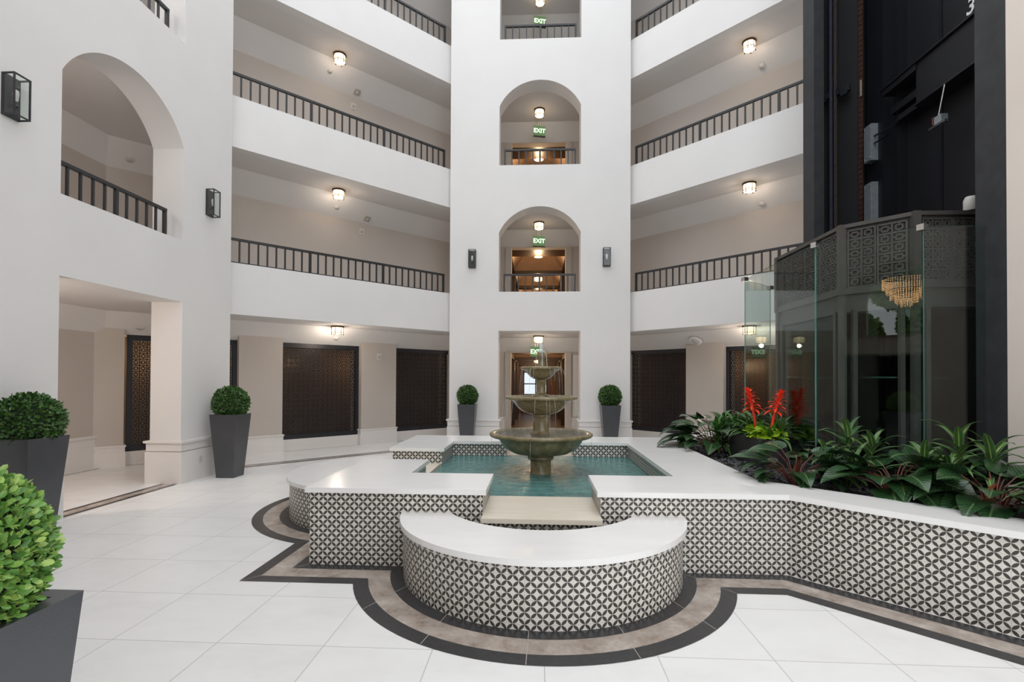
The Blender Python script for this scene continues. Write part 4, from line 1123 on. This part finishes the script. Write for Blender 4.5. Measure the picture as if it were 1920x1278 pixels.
# pebbles of the bed
rd = random.Random(41); m = MB()
def pebble(m, p, r):
    sx, sy, sz = r * rd.uniform(.8, 1.4), r * rd.uniform(.7, 1.1), r * rd.uniform(.5, .8); ph = rd.uniform(0, PI); c, s = math.cos(ph), math.sin(ph)
    rows = []
    for k in range(5):
        th = PI * k / 4; z = -math.cos(th) * sz; q = math.sin(th) + .001
        rows.append([(p[0] + (sx * q * math.cos(2 * PI * j / 7) * c - sy * q * math.sin(2 * PI * j / 7) * s) * rd.uniform(.88, 1.1), p[1] + (sx * q * math.cos(2 * PI * j / 7) * s + sy * q * math.sin(2 * PI * j / 7) * c) * rd.uniform(.88, 1.1), p[2] + z) for j in range(7)])
    m.grid(rows, closed=True, smooth=False)
cnt = 0
while cnt < 1500:
    x, y = rd.uniform(2.02, 3.2), rd.uniform(4.3, 8.6)
    if x + y < 6.75 or y - x > 5.35: continue
    if TX0 - .02 < x < TX1 + .02 and TY0 - .02 < y < TY1 + .02: continue
    pebble(m, (x, y, SZ + rd.uniform(.0, .02)), rd.uniform(.018, .032)); cnt += 1
tag(build(m, 'pebble_mulch', 'gravel'), 'dark grey pebbles covering the planting bed beside the black trough', 'pebbles', kind='stuff')

# ------------------------------------------------------------------ behind the camera (seen in the glass)
S3 = -1.35
def sw(a, d, z):                                   # a along the south-west wing, d outwards
    return (-1.0 - a / R2 - d / R2, S3 + 1.0 + a / R2 - d / R2, z)
tan = noisy('tan_plaster', (.36, .31, .27), (.40, .345, .30), 2, .8)
def archy(a0, a1, z0, zs, zt):
    c, hf, ri = (a0 + a1) / 2, (a1 - a0) / 2, zt - zs; R = (hf * hf + ri * ri) / (2 * ri); b0 = math.asin(min(1, hf / R)); pts = [(a0, z0), (a1, z0)]
    for k in range(21): b = b0 - 2 * b0 * k / 20; pts.append((c + R * math.sin(b), zt - R + R * math.cos(b)))
    return pts
m = MB(); m.prism([[(-.6, 0), (.7, 0), (.7, 2.1), (2.45, 2.1), (2.45, 0), (6.1, 0), (6.1, 7), (-.6, 7)], archy(.7, 2.45, 2.42, 3.2, 3.97)], 0, .4, lambda a, b, h: sw(a, .4 - h, b)); struct(m, 'wall_southwest', tan)
m = MB(); m.prism([[(-1, 2.2), (8, 2.2), (8, 4.7), (-1, 4.7)], archy(.75, 2.6, 2.72, 3.6, 4.4)], 0, .2, lambda a, b, h: sw(a, 3.7 - h, b)); struct(m, 'wall_lobby', tan)
m = MB()
m.prism([[(-1, .4), (8, .4), (8, 3.7), (-1, 3.7)]], 4.65, 4.75, lambda a, b, h: sw(a, b, h)); m.prism([[(-1, .4), (8, .4), (8, 3.7), (-1, 3.7)]], 2.12, 2.4, lambda a, b, h: sw(a, b, h))
struct(m, 'ceiling_lobby', tan)
m = MB(); m.prism([[(-1, .4), (8, .4), (8, .5), (-1, .5)]], 0, 0.001, lambda a, b, h: sw(a, b, h)); m.prism([[(-1, 1.6), (8, 1.6), (8, 1.7), (-1, 1.7)]], 0, 2.12, lambda a, b, h: sw(a, b, h)); struct(m, 'wall_lobby_shade', 'fret')  # black wall stands in for the shade inside the lower opening
CHP = sw(1.52, 1.5, 0)
t = thing('chandelier', 'crystal chandelier glowing amber, mirrored in the glass before the lift', 'chandelier', (CHP[0], CHP[1], 3.2))
m = MB(); m.tube([(0, 0, .5), (0, 0, 1.45)], .012, 8); build(m, 'rod', 'bronze', t)
m = MB(); m.lathe([(.42, .60), (.44, .60), (.44, .63), (.42, .63), (.42, .60)], 40); m.lathe([(.28, .36), (.30, .36), (.30, .38), (.28, .38), (.28, .36)], 40); m.bar((-.43, 0, .615), (.43, 0, .615), .015); m.bar((0, -.43, .615), (0, .43, .615), .015); build(m, 'frame', 'bronze', t)
m = MB(); rr_ = random.Random(5)
for R_, n_, zt_, zb_ in ((.43, 56, .60, .40), (.36, 46, .50, .28), (.29, 38, .36, .16), (.2, 26, .25, .07), (.1, 14, .16, .0)):
    for i in range(n_):
        a = 2 * PI * i / n_; zz = zt_
        while zz > zb_:
            h = rr_.uniform(.028, .05); m.lathe([(0, -h), (.011, -h * .4), (0, 0)], 5, (R_ * math.cos(a), R_ * math.sin(a), zz)); zz -= h + .008
build(m, 'crystal_drops', 'crystal', t)['kind'] = 'stuff'
rd = random.Random(77)
for i, (a_, d_, r_, z_) in enumerate(((-.6, 8.2, .8, 3.0), (1.6, 8.4, .9, 3.4), (3.8, 8.2, .8, 3.0), (.5, 11.2, .9, 5.2), (2.9, 11.2, .9, 5.2))):
    P = sw(a_, d_, z_); t = thing('garden_tree', ('leafy garden tree outside the lobby window, mirrored in the glass, %s' % ('leftmost', 'in the middle', 'rightmost', 'tall behind the left one', 'tall behind the right one')[i]), 'tree', (P[0], P[1], 0), 0, 'garden trees outside the lobby')
    m = leaf_ball(r_, 1500, .22, 60 + i, (0, 0, z_)); build(m, 'foliage', ['boxleafbright', 'core'], t)
    m = MB(); m.tube([(0, 0, 0), (0, 0, z_)], [.09, .06], 8); build(m, 'trunk', 'trunk', t)
# ------------------------------------------------------------------ light
w = bpy.data.worlds.new('World'); scn.world = w; w.use_nodes = True
bg = w.node_tree.nodes['Background']; bg.inputs[0].default_value = (.955, .985, 1.03, 1); bg.inputs[1].default_value = 2.1
def hall_light(loc, e, col=(1, .66, .36)):
    L = bpy.data.lights.new('lamp_light', 'POINT'); L.energy = e; L.color = col; L.shadow_soft_size = .045
    o = bpy.data.objects.new('lamp_light', L); COL.objects.link(o); o.location = loc
for k in range(3):
    for y in (15.02, 18.0, 21.0): hall_light((.02, y, CEILZ[k] - .374 - .25), 36)
    for x, y in ((-4.26, 10.53), (4.315, 10.485), (.03, 12.92)): hall_light((x, y, CEILZ[k] - .24), (16, 6, 4)[k] if abs(x) > 1 else (8, 2, 2)[k], (1, .84, .70))
    hall_light((-6.4, 4.9, CEILZ[k] - .24), (60, 26, 22)[k], (1, .82, .70))  # light of the unseen side corridor lamps, added to brighten its walls

# ------------------------------------------------------------------ camera
F, YAW, PITCH, ROLL, PCY = 944.04, 2.8731, .6033, .2676, 700.34
a, p, r = map(math.radians, (YAW, PITCH, ROLL))
X = Vector((math.cos(a), math.sin(a), 0)); Fw = Vector((-math.sin(a), math.cos(a), 0)); Z = Vector((0, 0, 1))
D = Fw * math.cos(p) + Z * math.sin(p); U = -Fw * math.sin(p) + Z * math.cos(p)
Rr = X * math.cos(r) + U * math.sin(r); UU = -X * math.sin(r) + U * math.cos(r)
cam = bpy.data.cameras.new('Camera'); co = bpy.data.objects.new('Camera', cam); COL.objects.link(co)
co.matrix_world = Matrix(((Rr.x, UU.x, -D.x, 0), (Rr.y, UU.y, -D.y, 0), (Rr.z, UU.z, -D.z, 1.55), (0, 0, 0, 1)))
cam.sensor_fit = 'HORIZONTAL'; cam.sensor_width = 36; cam.lens = 36 * F / 1920; cam.shift_y = (PCY - 639) / 1920; cam.clip_start = .02
scn.camera = co
vs = scn.view_settings; vs.view_transform = 'Standard'; vs.look = 'None'; vs.exposure = 0.0; vs.gamma = 1; vs.use_curve_mapping = False
scn.cycles.use_denoising = True
scn.cycles.max_bounces = 10; scn.cycles.diffuse_bounces = 6; scn.cycles.transparent_max_bounces = 24
scn.cycles.sample_clamp_indirect = 6
